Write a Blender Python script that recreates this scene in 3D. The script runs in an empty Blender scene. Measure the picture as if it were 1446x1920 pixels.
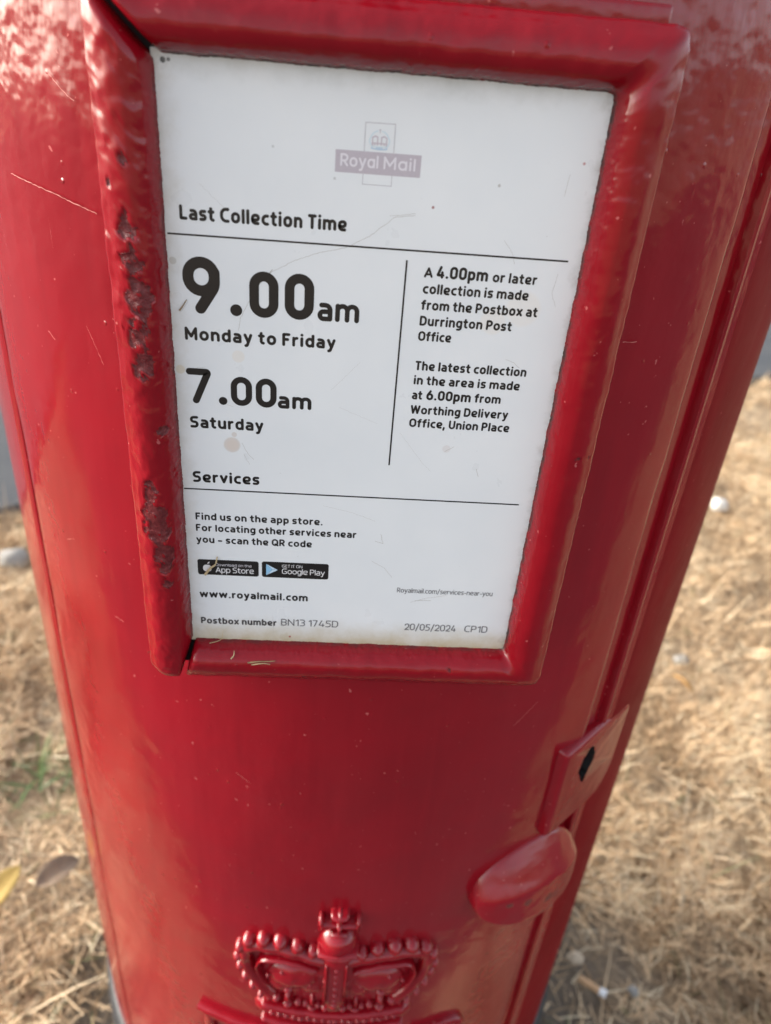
import bpy, bmesh, math, random
import numpy as np
from mathutils import Vector, Matrix, noise

rnd = random.Random(7)
S = bpy.context.scene
COL = S.collection
MM = 0.001
PLATE_Z = 0.80          # height of the notice plate's centre above the ground
AXX, AXY, R = 0.01005, 0.21219, 0.20844   # axis and radius of the pillar

# ------------------------------------------------------------------ camera
def cam_axes(yaw, pitch, roll):
    cy, sy = math.cos(yaw), math.sin(yaw); cp, sp = math.cos(pitch), math.sin(pitch)
    f = Vector((sy * cp, cy * cp, -sp)); r = Vector((cy, -sy, 0)); u = r.cross(f)
    return r * math.cos(roll) + u * math.sin(roll), u * math.cos(roll) - r * math.sin(roll), f
cr_, cu_, cf_ = cam_axes(0.0778383, 0.5253327, 0.0877659)
cam_data = bpy.data.cameras.new("camera")
cam = bpy.data.objects.new("camera", cam_data); COL.objects.link(cam)
M = Matrix((cr_, cu_, -cf_)).transposed().to_4x4()
M.translation = Vector((-0.00873, -0.23274, PLATE_Z + 0.09797))
cam.matrix_world = M
cam_data.sensor_fit = 'VERTICAL'; cam_data.sensor_height = 36; cam_data.sensor_width = 36
cam_data.lens = 1400 / 1920 * 36
cam_data.clip_start = 0.01; cam_data.clip_end = 500
cam_data.dof.use_dof = True
cam_data.dof.focus_distance = 0.258
cam_data.dof.aperture_fstop = 9.8
S.camera = cam

# ------------------------------------------------------------------ sky and sun
SUN_EL, SUN_AZ = math.radians(23), math.radians(172)   # azimuth of the sun measured from +x towards +y
W = bpy.data.worlds.new("World"); S.world = W; W.use_nodes = True
nt = W.node_tree; bg = nt.nodes["Background"]
sky = nt.nodes.new("ShaderNodeTexSky"); sky.sky_type = 'NISHITA'; sky.sun_disc = False
sky.sun_elevation = SUN_EL
sky.sun_rotation = math.pi / 2 - SUN_AZ
sky.dust_density = 3.0; sky.air_density = 1.0; sky.ozone_density = 1.0
hs = nt.nodes.new("ShaderNodeHueSaturation"); hs.inputs["Saturation"].default_value = 0.45   # thin high cloud
nt.links.new(sky.outputs[0], hs.inputs["Color"]); nt.links.new(hs.outputs[0], bg.inputs[0]); bg.inputs[1].default_value = 0.15
sun_d = bpy.data.lights.new("sun", 'SUN'); sun_d.energy = 1.4; sun_d.angle = math.radians(32)
sun_d.color = (1.0, 0.93, 0.82)
sun = bpy.data.objects.new("sun", sun_d); COL.objects.link(sun)
sd = Vector((math.cos(SUN_EL) * math.cos(SUN_AZ), math.cos(SUN_EL) * math.sin(SUN_AZ), math.sin(SUN_EL)))
sun.rotation_euler = sd.to_track_quat('Z', 'Y').to_euler()
S.view_settings.view_transform = 'Standard'; S.view_settings.look = 'None'
S.view_settings.gamma = 1; S.view_settings.exposure = 1.64
S.render.engine = 'CYCLES'
S.cycles.use_denoising = True
S.cycles.max_bounces = 8

# ------------------------------------------------------------------ helpers
def tag(o, label=None, cat=None, group=None, kind=None):
    if label: o["label"] = label
    if cat: o["category"] = cat
    if group: o["group"] = group
    if kind: o["kind"] = kind
    return o

def link(name, me, mats, parent=None, smooth=True):
    o = bpy.data.objects.new(name, me); COL.objects.link(o)
    for m in (mats if isinstance(mats, (list, tuple)) else [mats]): me.materials.append(m)
    if smooth: me.polygons.foreach_set("use_smooth", [True] * len(me.polygons))
    if parent: o.parent = parent
    return o

def mesh_of(verts, faces, mat_idx=None):
    me = bpy.data.meshes.new("mesh"); me.from_pydata([tuple(v) for v in verts], [], faces)
    if mat_idx is not None: me.polygons.foreach_set("material_index", mat_idx)
    me.update(); return me

def set_attr(me, name, vals):
    a = me.attributes.new(name, 'FLOAT', 'POINT'); a.data.foreach_set("value", [float(x) for x in vals])

def bm_mesh(bm):
    me = bpy.data.meshes.new("mesh"); bmesh.ops.recalc_face_normals(bm, faces=bm.faces); bm.to_mesh(me); bm.free(); return me

def empty(name, loc=(0, 0, 0)):
    o = bpy.data.objects.new(name, None); COL.objects.link(o); o.location = loc; o.empty_display_size = 0.05; return o

def nz(x, y, z, s=1.0):
    return noise.noise(Vector((x * s, y * s, z * s)))

def fbm(x, y, z, s, o=4):
    t, a, k = 0.0, 1.0, s
    for _ in range(o):
        t += a * noise.noise(Vector((x * k, y * k, z * k))); a *= .5; k *= 2.03
    return t

def sstep(a, b, x):
    t = max(0, min(1, (x - a) / (b - a))); return t * t * (3 - 2 * t)

# ------------------------------------------------------------------ materials
class NT:
    def __init__(s, name):
        s.m = bpy.data.materials.new(name); s.m.use_nodes = True; s.t = s.m.node_tree
        s.b = s.t.nodes["Principled BSDF"]
    def n(s, typ, **kw):
        nd = s.t.nodes.new("ShaderNode" + typ)
        for k, v in kw.items(): setattr(nd, k, v)
        return nd
    def l(s, a, b): s.t.links.new(a, b)
    def val(s, sock, v):
        if hasattr(v, "is_output"): s.l(v, sock)
        else: sock.default_value = v
    def coords(s, scale=(1, 1, 1), loc=(0, 0, 0)):
        tc = s.n("TexCoord"); mp = s.n("Mapping"); mp.inputs["Scale"].default_value = scale; mp.inputs["Location"].default_value = loc
        s.l(tc.outputs["Object"], mp.inputs["Vector"]); return mp.outputs[0]
    def noise(s, vec, scale, detail=3, rough=.5):
        nd = s.n("TexNoise"); s.l(vec, nd.inputs["Vector"]); nd.inputs["Scale"].default_value = scale
        nd.inputs["Detail"].default_value = detail; nd.inputs["Roughness"].default_value = rough; return nd.outputs["Fac"]
    def ramp(s, fac, p0, p1, c0=(0, 0, 0, 1), c1=(1, 1, 1, 1)):
        r = s.n("ValToRGB"); r.color_ramp.elements[0].position = p0; r.color_ramp.elements[1].position = p1
        r.color_ramp.elements[0].color = c0; r.color_ramp.elements[1].color = c1; s.l(fac, r.inputs[0]); return r.outputs[0]
    def mix(s, fac, a, b):
        m = s.n("Mix", data_type='RGBA'); s.val(m.inputs[0], fac); s.val(m.inputs[6], a); s.val(m.inputs[7], b); return m.outputs[2]
    def math(s, op, a, b=0.0, c=0.0):
        m = s.n("Math", operation=op); s.val(m.inputs[0], a); s.val(m.inputs[1], b); s.val(m.inputs[2], c); return m.outputs[0]
    def bump(s, h, strength, dist, normal=None):
        b = s.n("Bump"); b.inputs["Strength"].default_value = strength; b.inputs["Distance"].default_value = dist
        s.l(h, b.inputs["Height"])
        if normal is not None: s.l(normal, b.inputs["Normal"])
        return b.outputs[0]
    def set(s, **kw):
        for k, v in kw.items(): s.val(s.b.inputs[k.replace("_", " ")], v)
        return s

RED = (0.236, 0.0026, 0.0085, 1); RED2 = (0.200, 0.0022, 0.0072, 1); RED3 = (0.255, 0.006, 0.012, 1)

def paint_material(name, lump=1.0, streak=1.0, chips=False, rough=.10, spec=.46, dark=1.0):
    t = NT(name)
    c = t.coords()
    cs = t.coords((1, 1, .06))
    n1 = t.noise(c, 14, 4, .55); n2 = t.noise(cs, 160, 3, .5)
    col = t.mix(t.ramp(n1, .35, .65), RED, RED2)
    col = t.mix(t.math('MULTIPLY', t.ramp(n2, .5, .75), .35), col, RED3)
    # small pale nicks where the top coat is scuffed
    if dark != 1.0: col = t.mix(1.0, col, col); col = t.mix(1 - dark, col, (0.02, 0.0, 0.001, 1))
    nick = t.ramp(t.noise(c, 420, 2, .4), .745, .78)
    col = t.mix(t.math('MULTIPLY', nick, .55), col, (0.55, 0.16, 0.15, 1))
    rg = t.math('ADD', rough, t.math('MULTIPLY', t.noise(c, 30, 3), .06))
    # thin film of dust and old wipe marks: duller, slightly paler patches running down the paint
    film = t.ramp(t.noise(t.coords((1, 1, .22)), 26, 5, .62), .50, .74)
    col = t.mix(t.math('MULTIPLY', film, .18), col, (0.27, 0.012, 0.018, 1)); rg = t.math('ADD', rg, t.math('MULTIPLY', film, .09))
    runs = t.ramp(t.noise(t.coords((1, 1, .09), (3, 1, 0)), 48, 4, .6), .56, .72)
    col = t.mix(t.math('MULTIPLY', runs, .30), col, (0.15, 0.002, 0.006, 1))
    if chips:
        a = t.n("Attribute"); a.attribute_name = "chip"
        grain = t.noise(c, 480, 3, .55)
        chipc = t.mix(t.ramp(grain, .35, .65), (0.045, 0.010, 0.012, 1), (0.13, 0.026, 0.028, 1))
        edge = t.math('ADD', a.outputs["Fac"], t.math('MULTIPLY', t.math('SUBTRACT', t.noise(c, 500, 4, .6), .5), .9))
        m = t.ramp(edge, .42, .58)
        col = t.mix(t.math('MULTIPLY', m, .74), col, chipc)
        rg = t.math('ADD', rg, t.math('MULTIPLY', m, .08))
        g = t.n("Attribute"); g.attribute_name = "grime_shade"  # grime, together with the painted shadow line beside the plate
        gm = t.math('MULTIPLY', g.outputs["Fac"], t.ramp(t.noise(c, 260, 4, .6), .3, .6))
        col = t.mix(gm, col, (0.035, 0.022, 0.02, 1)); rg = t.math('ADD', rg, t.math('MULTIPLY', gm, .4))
    big = t.noise(c, 46, 3, .5)
    med = t.noise(t.coords((1, 1, .5)), 165, 2, .5)
    # thick, lumpy coats in patches and near the top, brushed smooth elsewhere
    sp_ = t.n("SeparateXYZ"); t.l(c, sp_.inputs[0])
    top = t.math('MULTIPLY', t.math('SUBTRACT', sp_.outputs[2], PLATE_Z + .02), 9.0)
    top.node.use_clamp = True
    patch = t.math('ADD', t.math('MULTIPLY', t.ramp(t.noise(c, 12, 3, .55), .45, .72), .40), t.math('MULTIPLY', top, .60))
    patch = t.math('ADD', patch, .22)
    b = t.bump(t.math('MULTIPLY', big, patch), .75 * lump, .0024)
    b = t.bump(t.math('MULTIPLY', med, patch), .48 * lump, .0007, b)
    b = t.bump(n2, .30 * streak, .00035, b)
    vor = t.n("TexVoronoi"); t.l(c, vor.inputs["Vector"]); vor.inputs["Scale"].default_value = 130
    pim = t.ramp(vor.outputs["Distance"], .0, .13, (1, 1, 1, 1), (0, 0, 0, 1))
    b = t.bump(t.math('MULTIPLY', pim, t.ramp(t.noise(c, 60, 1), .55, .65)), .5, .0007, b)
    if chips: b = t.bump(t.math('MULTIPLY', t.noise(c, 800, 4, .7), m), .6, .0008, b)
    t.set(Base_Color=col, Roughness=rg, IOR=1.5, Specular_IOR_Level=spec, Normal=b)
    return t.m

PAINT = paint_material("red_gloss_paint")
PAINT_SHADED = paint_material("red_shaded_paint", rough=.5, spec=.05, dark=.72)  # right flank's missing reflections painted in: a darker, matt copy of the red
PAINT_FRAME = paint_material("red_gloss_paint_thick_worn", lump=.4, streak=.4, chips=True, rough=.13, spec=.34)
PAINT_CAST = paint_material("red_gloss_paint_on_casting", lump=.5, streak=.2, chips=True, rough=.13, spec=.5)

def plain(name, col, rough=.5, bump=0, bscale=300, var=.0):
    t = NT(name); c = t.coords()
    cc = t.mix(t.ramp(t.noise(c, bscale * .3, 4), .3, .7), col, tuple(x * (1 - var) for x in col[:3]) + (1,)) if var else col
    t.set(Base_Color=cc, Roughness=rough)
    if bump: t.set(Normal=t.bump(t.noise(c, bscale, 4, .6), bump, .001))
    return t.m

BLACK_PAINT = plain("black_plinth_paint", (0.018, 0.021, 0.026, 1), .55, .4, 150, .4)
GAP_SHADE = plain("dark_gap_shade", (0.012, 0.010, 0.010, 1), .9, .5, 400, .5)  # near black that paints shade into frame gaps, slot mouth and keyhole

def ink(name, col, rough=.35):
    t = NT(name); c = t.coords()
    w = t.ramp(t.noise(c, 700, 4, .7), .66, .8)
    t.set(Base_Color=t.mix(t.math('MULTIPLY', w, .12), col, (.35, .34, .33, 1)), Roughness=rough); return t.m
INK = ink("black_print", (0.010, 0.008, 0.0075, 1))
INK_SOFT = ink("faded_dark_print", (0.05, 0.045, 0.045, 1))
INK_GREY = ink("grey_print", (0.11, 0.105, 0.11, 1))
INK_GREY2 = ink("pale_grey_print", (0.14, 0.135, 0.14, 1))
WHITE_PRINT = ink("white_print", (0.72, 0.70, 0.70, 1))

def faded(name, col):
    t = NT(name); c = t.coords()
    f = t.ramp(t.noise(t.coords((1, 1, 2.2)), 1300, 3, .6), .3, .75)
    t.set(Base_Color=t.mix(t.math('MULTIPLY', f, .22), col, (.66, .64, .67, 1)), Roughness=.35); return t.m
MAUVE = faded("faded_mauve_print", (0.445, 0.39, 0.43, 1))
PALE_PRINT = faded("faded_white_print", (0.70, 0.66, 0.69, 1))
FAINT_LINE = faded("faint_grey_line", (0.40, 0.37, 0.40, 1))
FAINT_BLUE = faded("faint_blue_print", (0.42, 0.55, 0.67, 1))
FAINT_CYAN = faded("faint_cyan_print", (0.55, 0.66, 0.71, 1))
FAINT_BROWN = faded("faint_brown_print", (0.50, 0.43, 0.47, 1))
PLAY_BLUE = ink("light_blue_print", (0.26, 0.50, 0.72, 1))
PLAY_PALE = ink("pale_blue_print", (0.52, 0.66, 0.78, 1))
SCRATCH = plain("scratch_grey", (0.40, 0.37, 0.33, 1), .6)

def plate_material():
    t = NT("white_plate"); c = t.coords()
    sep = t.n("SeparateXYZ"); t.l(c, sep.inputs[0])
    x, z = sep.outputs[0], t.math('SUBTRACT', sep.outputs[2], PLATE_Z)
    base = t.mix(t.ramp(t.noise(c, 40, 4), .3, .7), (.735, .745, .75, 1), (.70, .715, .725, 1))
    # dirt creeping in from the frame: strongest along the bottom edge and left edge
    ragged = t.math('MULTIPLY', t.math('SUBTRACT', t.noise(c, 130, 5, .65), .5), .012)
    def edge(d, width, col, amt, base):
        f = t.math('SUBTRACT', 1.0, t.math('DIVIDE', t.math('ADD', d, ragged), width))
        f = t.math('MAXIMUM', f, 0.0); f = t.math('MULTIPLY', t.math('POWER', f, 1.4), amt); f = t.math('MINIMUM', f, 1.0)
        return t.mix(f, base, col)
    base = edge(t.math('ADD', z, .0992), .0125, (.44, .37, .22, 1), .85, base)
    base = edge(t.math('ADD', x, .0625), .006, (.46, .42, .33, 1), .4, base)
    base = edge(t.math('SUBTRACT', .0992, z), .006, (.36, .36, .33, 1), .3, base)
    base = edge(t.math('SUBTRACT', .063, x), .003, (.30, .28, .25, 1), .35, base)
    def spot(px, pz, r, col, amt, base):
        v = t.n("CombineXYZ"); t.l(x, v.inputs[0]); t.l(z, v.inputs[1])
        d = t.n("VectorMath", operation='DISTANCE'); t.l(v.outputs[0], d.inputs[0]); d.inputs[1].default_value = (px, pz, 0)
        dd = t.math('ADD', d.outputs["Value"], t.math('MULTIPLY', ragged, .05))
        f = t.math('MULTIPLY', t.ramp(t.math('DIVIDE', dd, r), .80, 1.0, (1, 1, 1, 1), (0, 0, 0, 1)), amt)
        return t.mix(f, base, col)
    for px, pz, r, col, a in ((-.0448, -.0138, .0031, (.55, .44, .36, 1), .55), (-.0447, -.0139, .0022, (.66, .55, .47, 1), .35), (-.0440, -.0100, .0010, (.55, .45, .38, 1), .5),
                              (.0285, -.0110, .0016, (.62, .55, .52, 1), .4), (-.0608, .046, .0012, (.4, .38, .33, 1), .6), (-.0606, .012, .0016, (.60, .52, .38, 1), .6),
                              (-.042, .0175, .0022, (.72, .62, .50, 1), .35), (.038, .034, .0045, (.74, .66, .57, 1), .35), (.047, .0385, .006, (.76, .68, .58, 1), .3),
                              (-.0600, .0976, .0008, (.03, .03, .03, 1), .9), (-.0585, .0978, .0005, (.03, .03, .03, 1), .8), (.0155, .0663, .00045, (.25, .05, .05, 1), .8), (.034, .0735, .0005, (.4, .38, .36, 1), .8),
                              (.0575, .081, .00045, (.4, .1, .1, 1), .7), (-.0243, -.0968, .0005, (.3, .06, .05, 1), .9), (-.0135, .072, .0004, (.4, .4, .4, 1), .6), (-.031, .079, .00035, (.4, .4, .4, 1), .6)):
        base = spot(px, pz, r, col, a, base)
    sp = t.ramp(t.noise(c, 900, 2, .4), .765, .80)
    base = t.mix(t.math('MULTIPLY', sp, .35), base, (.3, .27, .24, 1))
    t.set(Base_Color=base, Roughness=t.math('ADD', .22, t.math('MULTIPLY', t.noise(c, 60, 4), .16)), Normal=t.bump(t.noise(c, 120, 3), .05, .0006))
    return t.m
PLATE = plate_material()

# ------------------------------------------------------------------ ground and road
def ground_material():
    t = NT("dry_soil"); c = t.coords()
    n1 = t.noise(c, 3.5, 5, .6); n2 = t.noise(c, 45, 5, .65); n3 = t.noise(t.coords((1, 1, 1)), 240, 3, .6)
    a = t.mix(t.ramp(n2, .35, .65), (.22, .16, .105, 1), (.50, .365, .225, 1))
    a = t.mix(t.ramp(n1, .42, .62), a, (.40, .28, .16, 1))
    a = t.mix(t.math('MULTIPLY', t.ramp(n3, .5, .7), .6), a, (.10, .075, .055, 1))
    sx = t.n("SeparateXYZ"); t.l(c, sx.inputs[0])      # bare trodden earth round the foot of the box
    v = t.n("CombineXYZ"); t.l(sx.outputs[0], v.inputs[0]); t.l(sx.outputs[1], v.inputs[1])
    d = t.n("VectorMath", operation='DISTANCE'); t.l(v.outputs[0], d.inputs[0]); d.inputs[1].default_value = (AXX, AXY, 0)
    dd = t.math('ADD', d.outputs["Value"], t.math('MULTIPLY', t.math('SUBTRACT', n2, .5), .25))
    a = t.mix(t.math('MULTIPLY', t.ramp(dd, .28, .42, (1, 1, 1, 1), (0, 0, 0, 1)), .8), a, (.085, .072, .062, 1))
    t.set(Base_Color=a, Roughness=.95, Normal=t.bump(n2, .8, .02)); return t.m
GROUND = ground_material()

def asphalt_material():
    t = NT("grey_asphalt"); c = t.coords()
    n = t.noise(c, 260, 3, .6); m = t.noise(c, 4, 4)
    a = t.mix(t.ramp(n, .35, .7), (.034, .037, .042, 1), (.085, .090, .098, 1))
    a = t.mix(t.math('MULTIPLY', t.ramp(m, .4, .65), .3), a, (.10, .098, .095, 1))
    t.set(Base_Color=a, Roughness=.9, Normal=t.bump(n, .6, .004)); return t.m
ASPHALT = asphalt_material()

def grid_ground():
    bm = bmesh.new()
    xs = [-300, -60, -15, -6] + list(np.linspace(-3, 3, 61)) + [6, 15, 60, 300]
    vs = [[bm.verts.new((x, y, (.012 * fbm(x, y, 0, 3.0, 3) if max(abs(x), abs(y)) < 2.9 else 0))) for y in xs] for x in xs]
    for i in range(len(xs) - 1):
        for j in range(len(xs) - 1): bm.faces.new((vs[i][j], vs[i + 1][j], vs[i + 1][j + 1], vs[i][j + 1]))
    return bm_mesh(bm)
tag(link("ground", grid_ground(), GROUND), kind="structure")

# the road beyond the verge: its near edge runs obliquely past the box
e0, e1 = Vector((-.712, 1.190)), Vector((1.66, 2.44))
ed = (e1 - e0).normalized(); en = Vector((-ed.y, ed.x))
def road_mesh():
    vs = []; fs = []
    n = 160
    for i in range(n + 1):
        s = -14 + 30 * i / n
        wob = .035 * nz(s, 0, 0, 3) + .02 * nz(s, 3, 0, 11)
        a = e0 + ed * s + en * wob; b = e0 + ed * s + en * 7.0
        vs += [(a.x, a.y, .0), (a.x + en.x * .02, a.y + en.y * .02, .030), (b.x, b.y, .030)]
        if i: k = 3 * i; fs += [(k - 3, k, k + 1, k - 2), (k - 2, k + 1, k + 2, k - 1)]
    return mesh_of(vs, fs)
tag(link("road", road_mesh(), ASPHALT, smooth=False), kind="structure")

def added_path_mesh():
    vs, fs = [], []
    for i in range(121):
        x = -12 + 24 * i / 120; y = -.15 + .006 * nz(x, 5, 0, 4) + .22 * min(1.2, max(0, -x - .30))
        vs += [(x, y + .012, -.01), (x, y, .022), (x, -2.6, .030), (x, -2.612, -.01)]
        if i:
            k = 4 * i
            for j in range(3): fs.append((k - 4 + j, k - 3 + j, k + 1 + j, k + j))
    return mesh_of(vs, fs)
tag(link("path", added_path_mesh(), ASPHALT, smooth=False), kind="structure")  # unseen strip, added so the front of the paint reflects something dark

# ------------------------------------------------------------------ the pillar box
box = empty("pillar_box", (0, 0, 0))
tag(box, "red cast iron pillar box with a white collection notice in a thick frame", "post box")

def cyl(az, r, z):
    return (AXX + r * math.sin(az), AXY - r * math.cos(az), z)

def lathe(rows, az0, az1, n, closed=False):
    """rows: list of (r, z) or functions of azimuth."""
    vs, fs = [], []
    for k in range(n + (0 if closed else 1)):
        az = az0 + (az1 - az0) * k / n
        for r, z in rows: vs.append(cyl(az, r, z))
    m = len(rows); K = n if closed else n + 1
    for k in range(n):
        a, b = k * m, ((k + 1) % K) * m
        for j in range(m - 1): fs.append((a + j, b + j, b + j + 1, a + j + 1))
    return vs, fs

rad = math.radians
DOOR_L, DOOR_R = rad(-50.6), rad(34.2)
DOOR_B, DOOR_T = PLATE_Z - .575, PLATE_Z + .190
JAMB_L, JAMB_R = rad(-51.1), rad(38.3)

def body_mesh():
    azs = list(np.radians(np.arange(-180, 180, 1.5)))
    azs += [JAMB_L + d for d in np.radians([-1.0, -.4, -.15, 0, .02])] + [JAMB_R + d for d in np.radians([-2.6, -1.5, -.6, -.25, -.02, 0, .12, .3, .6, .9, 1.3, 2])]
    azs = sorted(set(round(float(a), 5) for a in azs))
    z0, z1 = .205, PLATE_Z + .235
    zs = sorted(set([z0, DOOR_B - .004, DOOR_B - .003, DOOR_T + .003, DOOR_T + .004, z1] + list(np.linspace(z0, z1, 70))))
    def rr(az, z):
        if DOOR_B - .0035 < z < DOOR_T + .0035:
            if JAMB_L < az < JAMB_R:
                d = (JAMB_R - az) * R
                if d < .0004: return R - .0010
                if d < .010: return R - .0042 - .0006 * sstep(.002, .010, d)
                return R - .011
            d = (az - JAMB_R) * R
            if 0 <= d < .008:      # rolled bead along the door opening
                return R + .0009 * math.sin(math.pi * min(1, d / .0035)) - .0012 * (1 - sstep(.003, .008, d))
            d = (JAMB_L - az) * R
            if 0 <= d < .004: return R - .0012 * (1 - sstep(0, .004, d))
        return R
    vs, fs = [], []
    m = len(zs)
    for a in azs:
        for z in zs: vs.append(cyl(a, rr(a, z), z))
    n = len(azs)
    for i in range(n):
        a, b = i * m, ((i + 1) % n) * m
        for j in range(m - 1): fs.append((a + j, b + j, b + j + 1, a + j + 1))
    return mesh_of(vs, fs)
body = link("body", body_mesh(), [PAINT_SHADED, PAINT], box)
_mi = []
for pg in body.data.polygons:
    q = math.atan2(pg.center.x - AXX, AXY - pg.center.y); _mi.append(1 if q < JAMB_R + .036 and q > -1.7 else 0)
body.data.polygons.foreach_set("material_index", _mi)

def door_mesh():
    # front skin with rolled edges, as a closed shell
    az_in = [DOOR_L + d for d in (0, .0006 / R, .0016 / R, .003 / R)] + list(np.linspace(DOOR_L + .007 / R, DOOR_R - .009 / R, 90)) + [DOOR_R - d / R for d in (.006, .004, .0025, .0013, .0005, 0)]
    def edge_drop(az):
        d = min((az - DOOR_L), (DOOR_R - az)) * R
        w = .0035
        return 0 if d >= w else (w - math.sqrt(max(0, w * w - (w - d) ** 2))) * .8
    zs = [DOOR_B, DOOR_B + .0008, DOOR_B + .003] + list(np.linspace(DOOR_B + .01, DOOR_T - .01, 90)) + [DOOR_T - .003, DOOR_T - .0008, DOOR_T]
    vs, fs = [], []
    m = len(zs)
    for a in az_in:
        for z in zs:
            dz = min(z - DOOR_B, DOOR_T - z); w = .003
            dr = edge_drop(a) + (0 if dz >= w else (w - math.sqrt(max(0, w * w - (w - dz) ** 2))) * .8)
            r = R - dr + .0005 * fbm(a * R, 0, z, 20, 3)
            vs.append(cyl(a, r, z))
    n = len(az_in)
    for i in range(n - 1):
        for j in range(m - 1): fs.append((i * m + j, (i + 1) * m + j, (i + 1) * m + j + 1, i * m + j + 1))
    o = len(vs)      # returns into the opening
    rim = [(i, 0) for i in range(n)] + [(n - 1, j) for j in range(1, m)] + [(i, m - 1) for i in range(n - 2, -1, -1)] + [(0, j) for j in range(m - 2, 0, -1)]
    for i, j in rim: vs.append(cyl(az_in[i], R - .010, zs[j]))
    for k, (i, j) in enumerate(rim):
        i2, j2 = rim[(k + 1) % len(rim)]
        fs.append((i * m + j, o + k, o + (k + 1) % len(rim), i2 * m + j2))
    return mesh_of(vs, fs)
door = link("door", door_mesh(), PAINT, box)
md = door.modifiers.new("split", 'EDGE_SPLIT'); md.split_angle = rad(50)
md = body.modifiers.new("split", 'EDGE_SPLIT'); md.split_angle = rad(50)

v, f = lathe([(.0, .0), (.2140, .0), (.2140, .175), (.2134, .185), (.2115, .192), (.2085, .196), (.2, .198)], -math.pi, math.pi, 120, True)
link("plinth", mesh_of(v, f), BLACK_PAINT, box)
zt = PLATE_Z + .235
v, f = lathe([(.2, zt - .001), (.2115, zt), (.214, zt + .006), (.2115, zt + .012), (R, zt + .014), (R, zt + .16), (.213, zt + .163), (.222, zt + .17), (.236, zt + .178), (.240, zt + .190), (.238, zt + .215),
              (.230, zt + .222), (.215, zt + .232), (.18, zt + .258), (.12, zt + .28), (.06, zt + .291), (.0, zt + .294)], -math.pi, math.pi, 120, True)
link("cap", mesh_of(v, f), PAINT, box)
bm = bmesh.new()   # mouth of the posting slot under a small hood
for (a0, a1, r0, r1, za, zb) in ((-.62, .62, R - .003, R + .022, zt + .105, zt + .118), (-.55, .55, R - .003, R + .0015, zt + .055, zt + .098)):
    ring = []
    for k in range(25):
        a = a0 + (a1 - a0) * k / 24
        ring.append([bm.verts.new(cyl(a, r, z)) for r, z in ((r0, za), (r1, za), (r1, zb), (r0, zb))])
    for k in range(24):
        for j in range(4): bm.faces.new((ring[k][j], ring[k + 1][j], ring[k + 1][(j + 1) % 4], ring[k][(j + 1) % 4]))
    bm.faces.new(ring[0]); bm.faces.new(ring[-1])
nslot = len(bm.faces) // 2
me = bm_mesh(bm); me.polygons.foreach_set("material_index", [0 if i < nslot else 1 for i in range(len(me.polygons))])
link("posting_slot", me, [PAINT, GAP_SHADE], box, smooth=False)

# ---- notice frame: a thick half-round moulding; top, right and bottom are one casting, the left rail is separate
IX, IZ, RW = 62.6, 99.4, 16.4      # half width and half height of the opening, rail width (mm)
PROFILE = [(-.6, -.6), (-.1, .3), (.25, 1.6), (.6, 3.0), (1.2, 4.6), (2.2, 6.3), (3.4, 7.5), (4.8, 8.3), (6.4, 8.7), (8.0, 8.55), (9.5, 8.25), (10.9, 7.7), (12.2, 6.95), (13.3, 6.15), (14.2, 5.35), (15.0, 4.65), (15.7, 4.15), (16.2, 3.6), (16.5, 2.4), (16.45, 1.2), (16.2, -3), (16.0, -26)]
def dense_profile():
    out = []
    for (a, b), (c, d) in zip(PROFILE[:-1], PROFILE[1:]):
        n = max(1, int(math.hypot(c - a, d - b) / .55)) if d > -4 else 6
        for k in range(n): out.append((a + (c - a) * k / n, b + (d - b) * k / n))
    out.append(PROFILE[-1]); return out
PROF = dense_profile()

def chip_env(x, z):
    """where the paint of the left rail has flaked away (x, z in mm on the plate's plane)"""
    e = 0
    for cx, cz, rx, rz, w in ((-71.5, 56, 3.2, 5.5, .8), (-71, 47, 4.2, 3.5, .9), (-69.5, 37, 3.6, 8, 1.0), (-71, 25, 4.2, 6, .9), (-70.5, 15.5, 3.6, 4.5, 1.0),
                              (-66.0, -6.5, 1.6, 1.7, 1.0), (-71.5, -30, 3.0, 4.5, 1.0), (-70.5, -42, 4.2, 9.5, 1.15), (-69.2, -56, 3.8, 7, .95), (-68.5, -66, 3, 4, .6),
                              (-71.0, 74, 1.5, 2.2, .7), (77, -9.0, 1.0, 1.6, 1.0), (72, -8, 2.2, 2.4, .35), (-75.5, 66, .8, 2.2, .8), (40, -104.6, .9, .7, .8), (-30, -103, .7, .6, .8), (-18, -112, .6, 1.0, 1.0)):
        d = ((x - cx) / rx) ** 2 + ((z - cz) / rz) ** 2
        e = max(e, w * .93 * math.exp(-d * .95))
    return e

def frame_point(kind, s, u, h):
    """kind T/R/B/L, s along the rail 0..1 -> (x, z) in mm, mitred at 45 degrees"""
    ox, oz = IX + u, IZ + u
    if kind == 'T': return -ox + 2 * ox * s, oz
    if kind == 'R': return ox, oz - 2 * oz * s
    if kind == 'B':      # the left end butts against the long left rail
        xl = -(IX + .27 * u); return ox + (xl - ox) * s, -oz
    zl = -(IZ + 16.6 * min(1, max(0, u) / 4.6)) + .055 * max(0, u - 9) ** 2
    return -ox, zl + (oz - zl) * s

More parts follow.
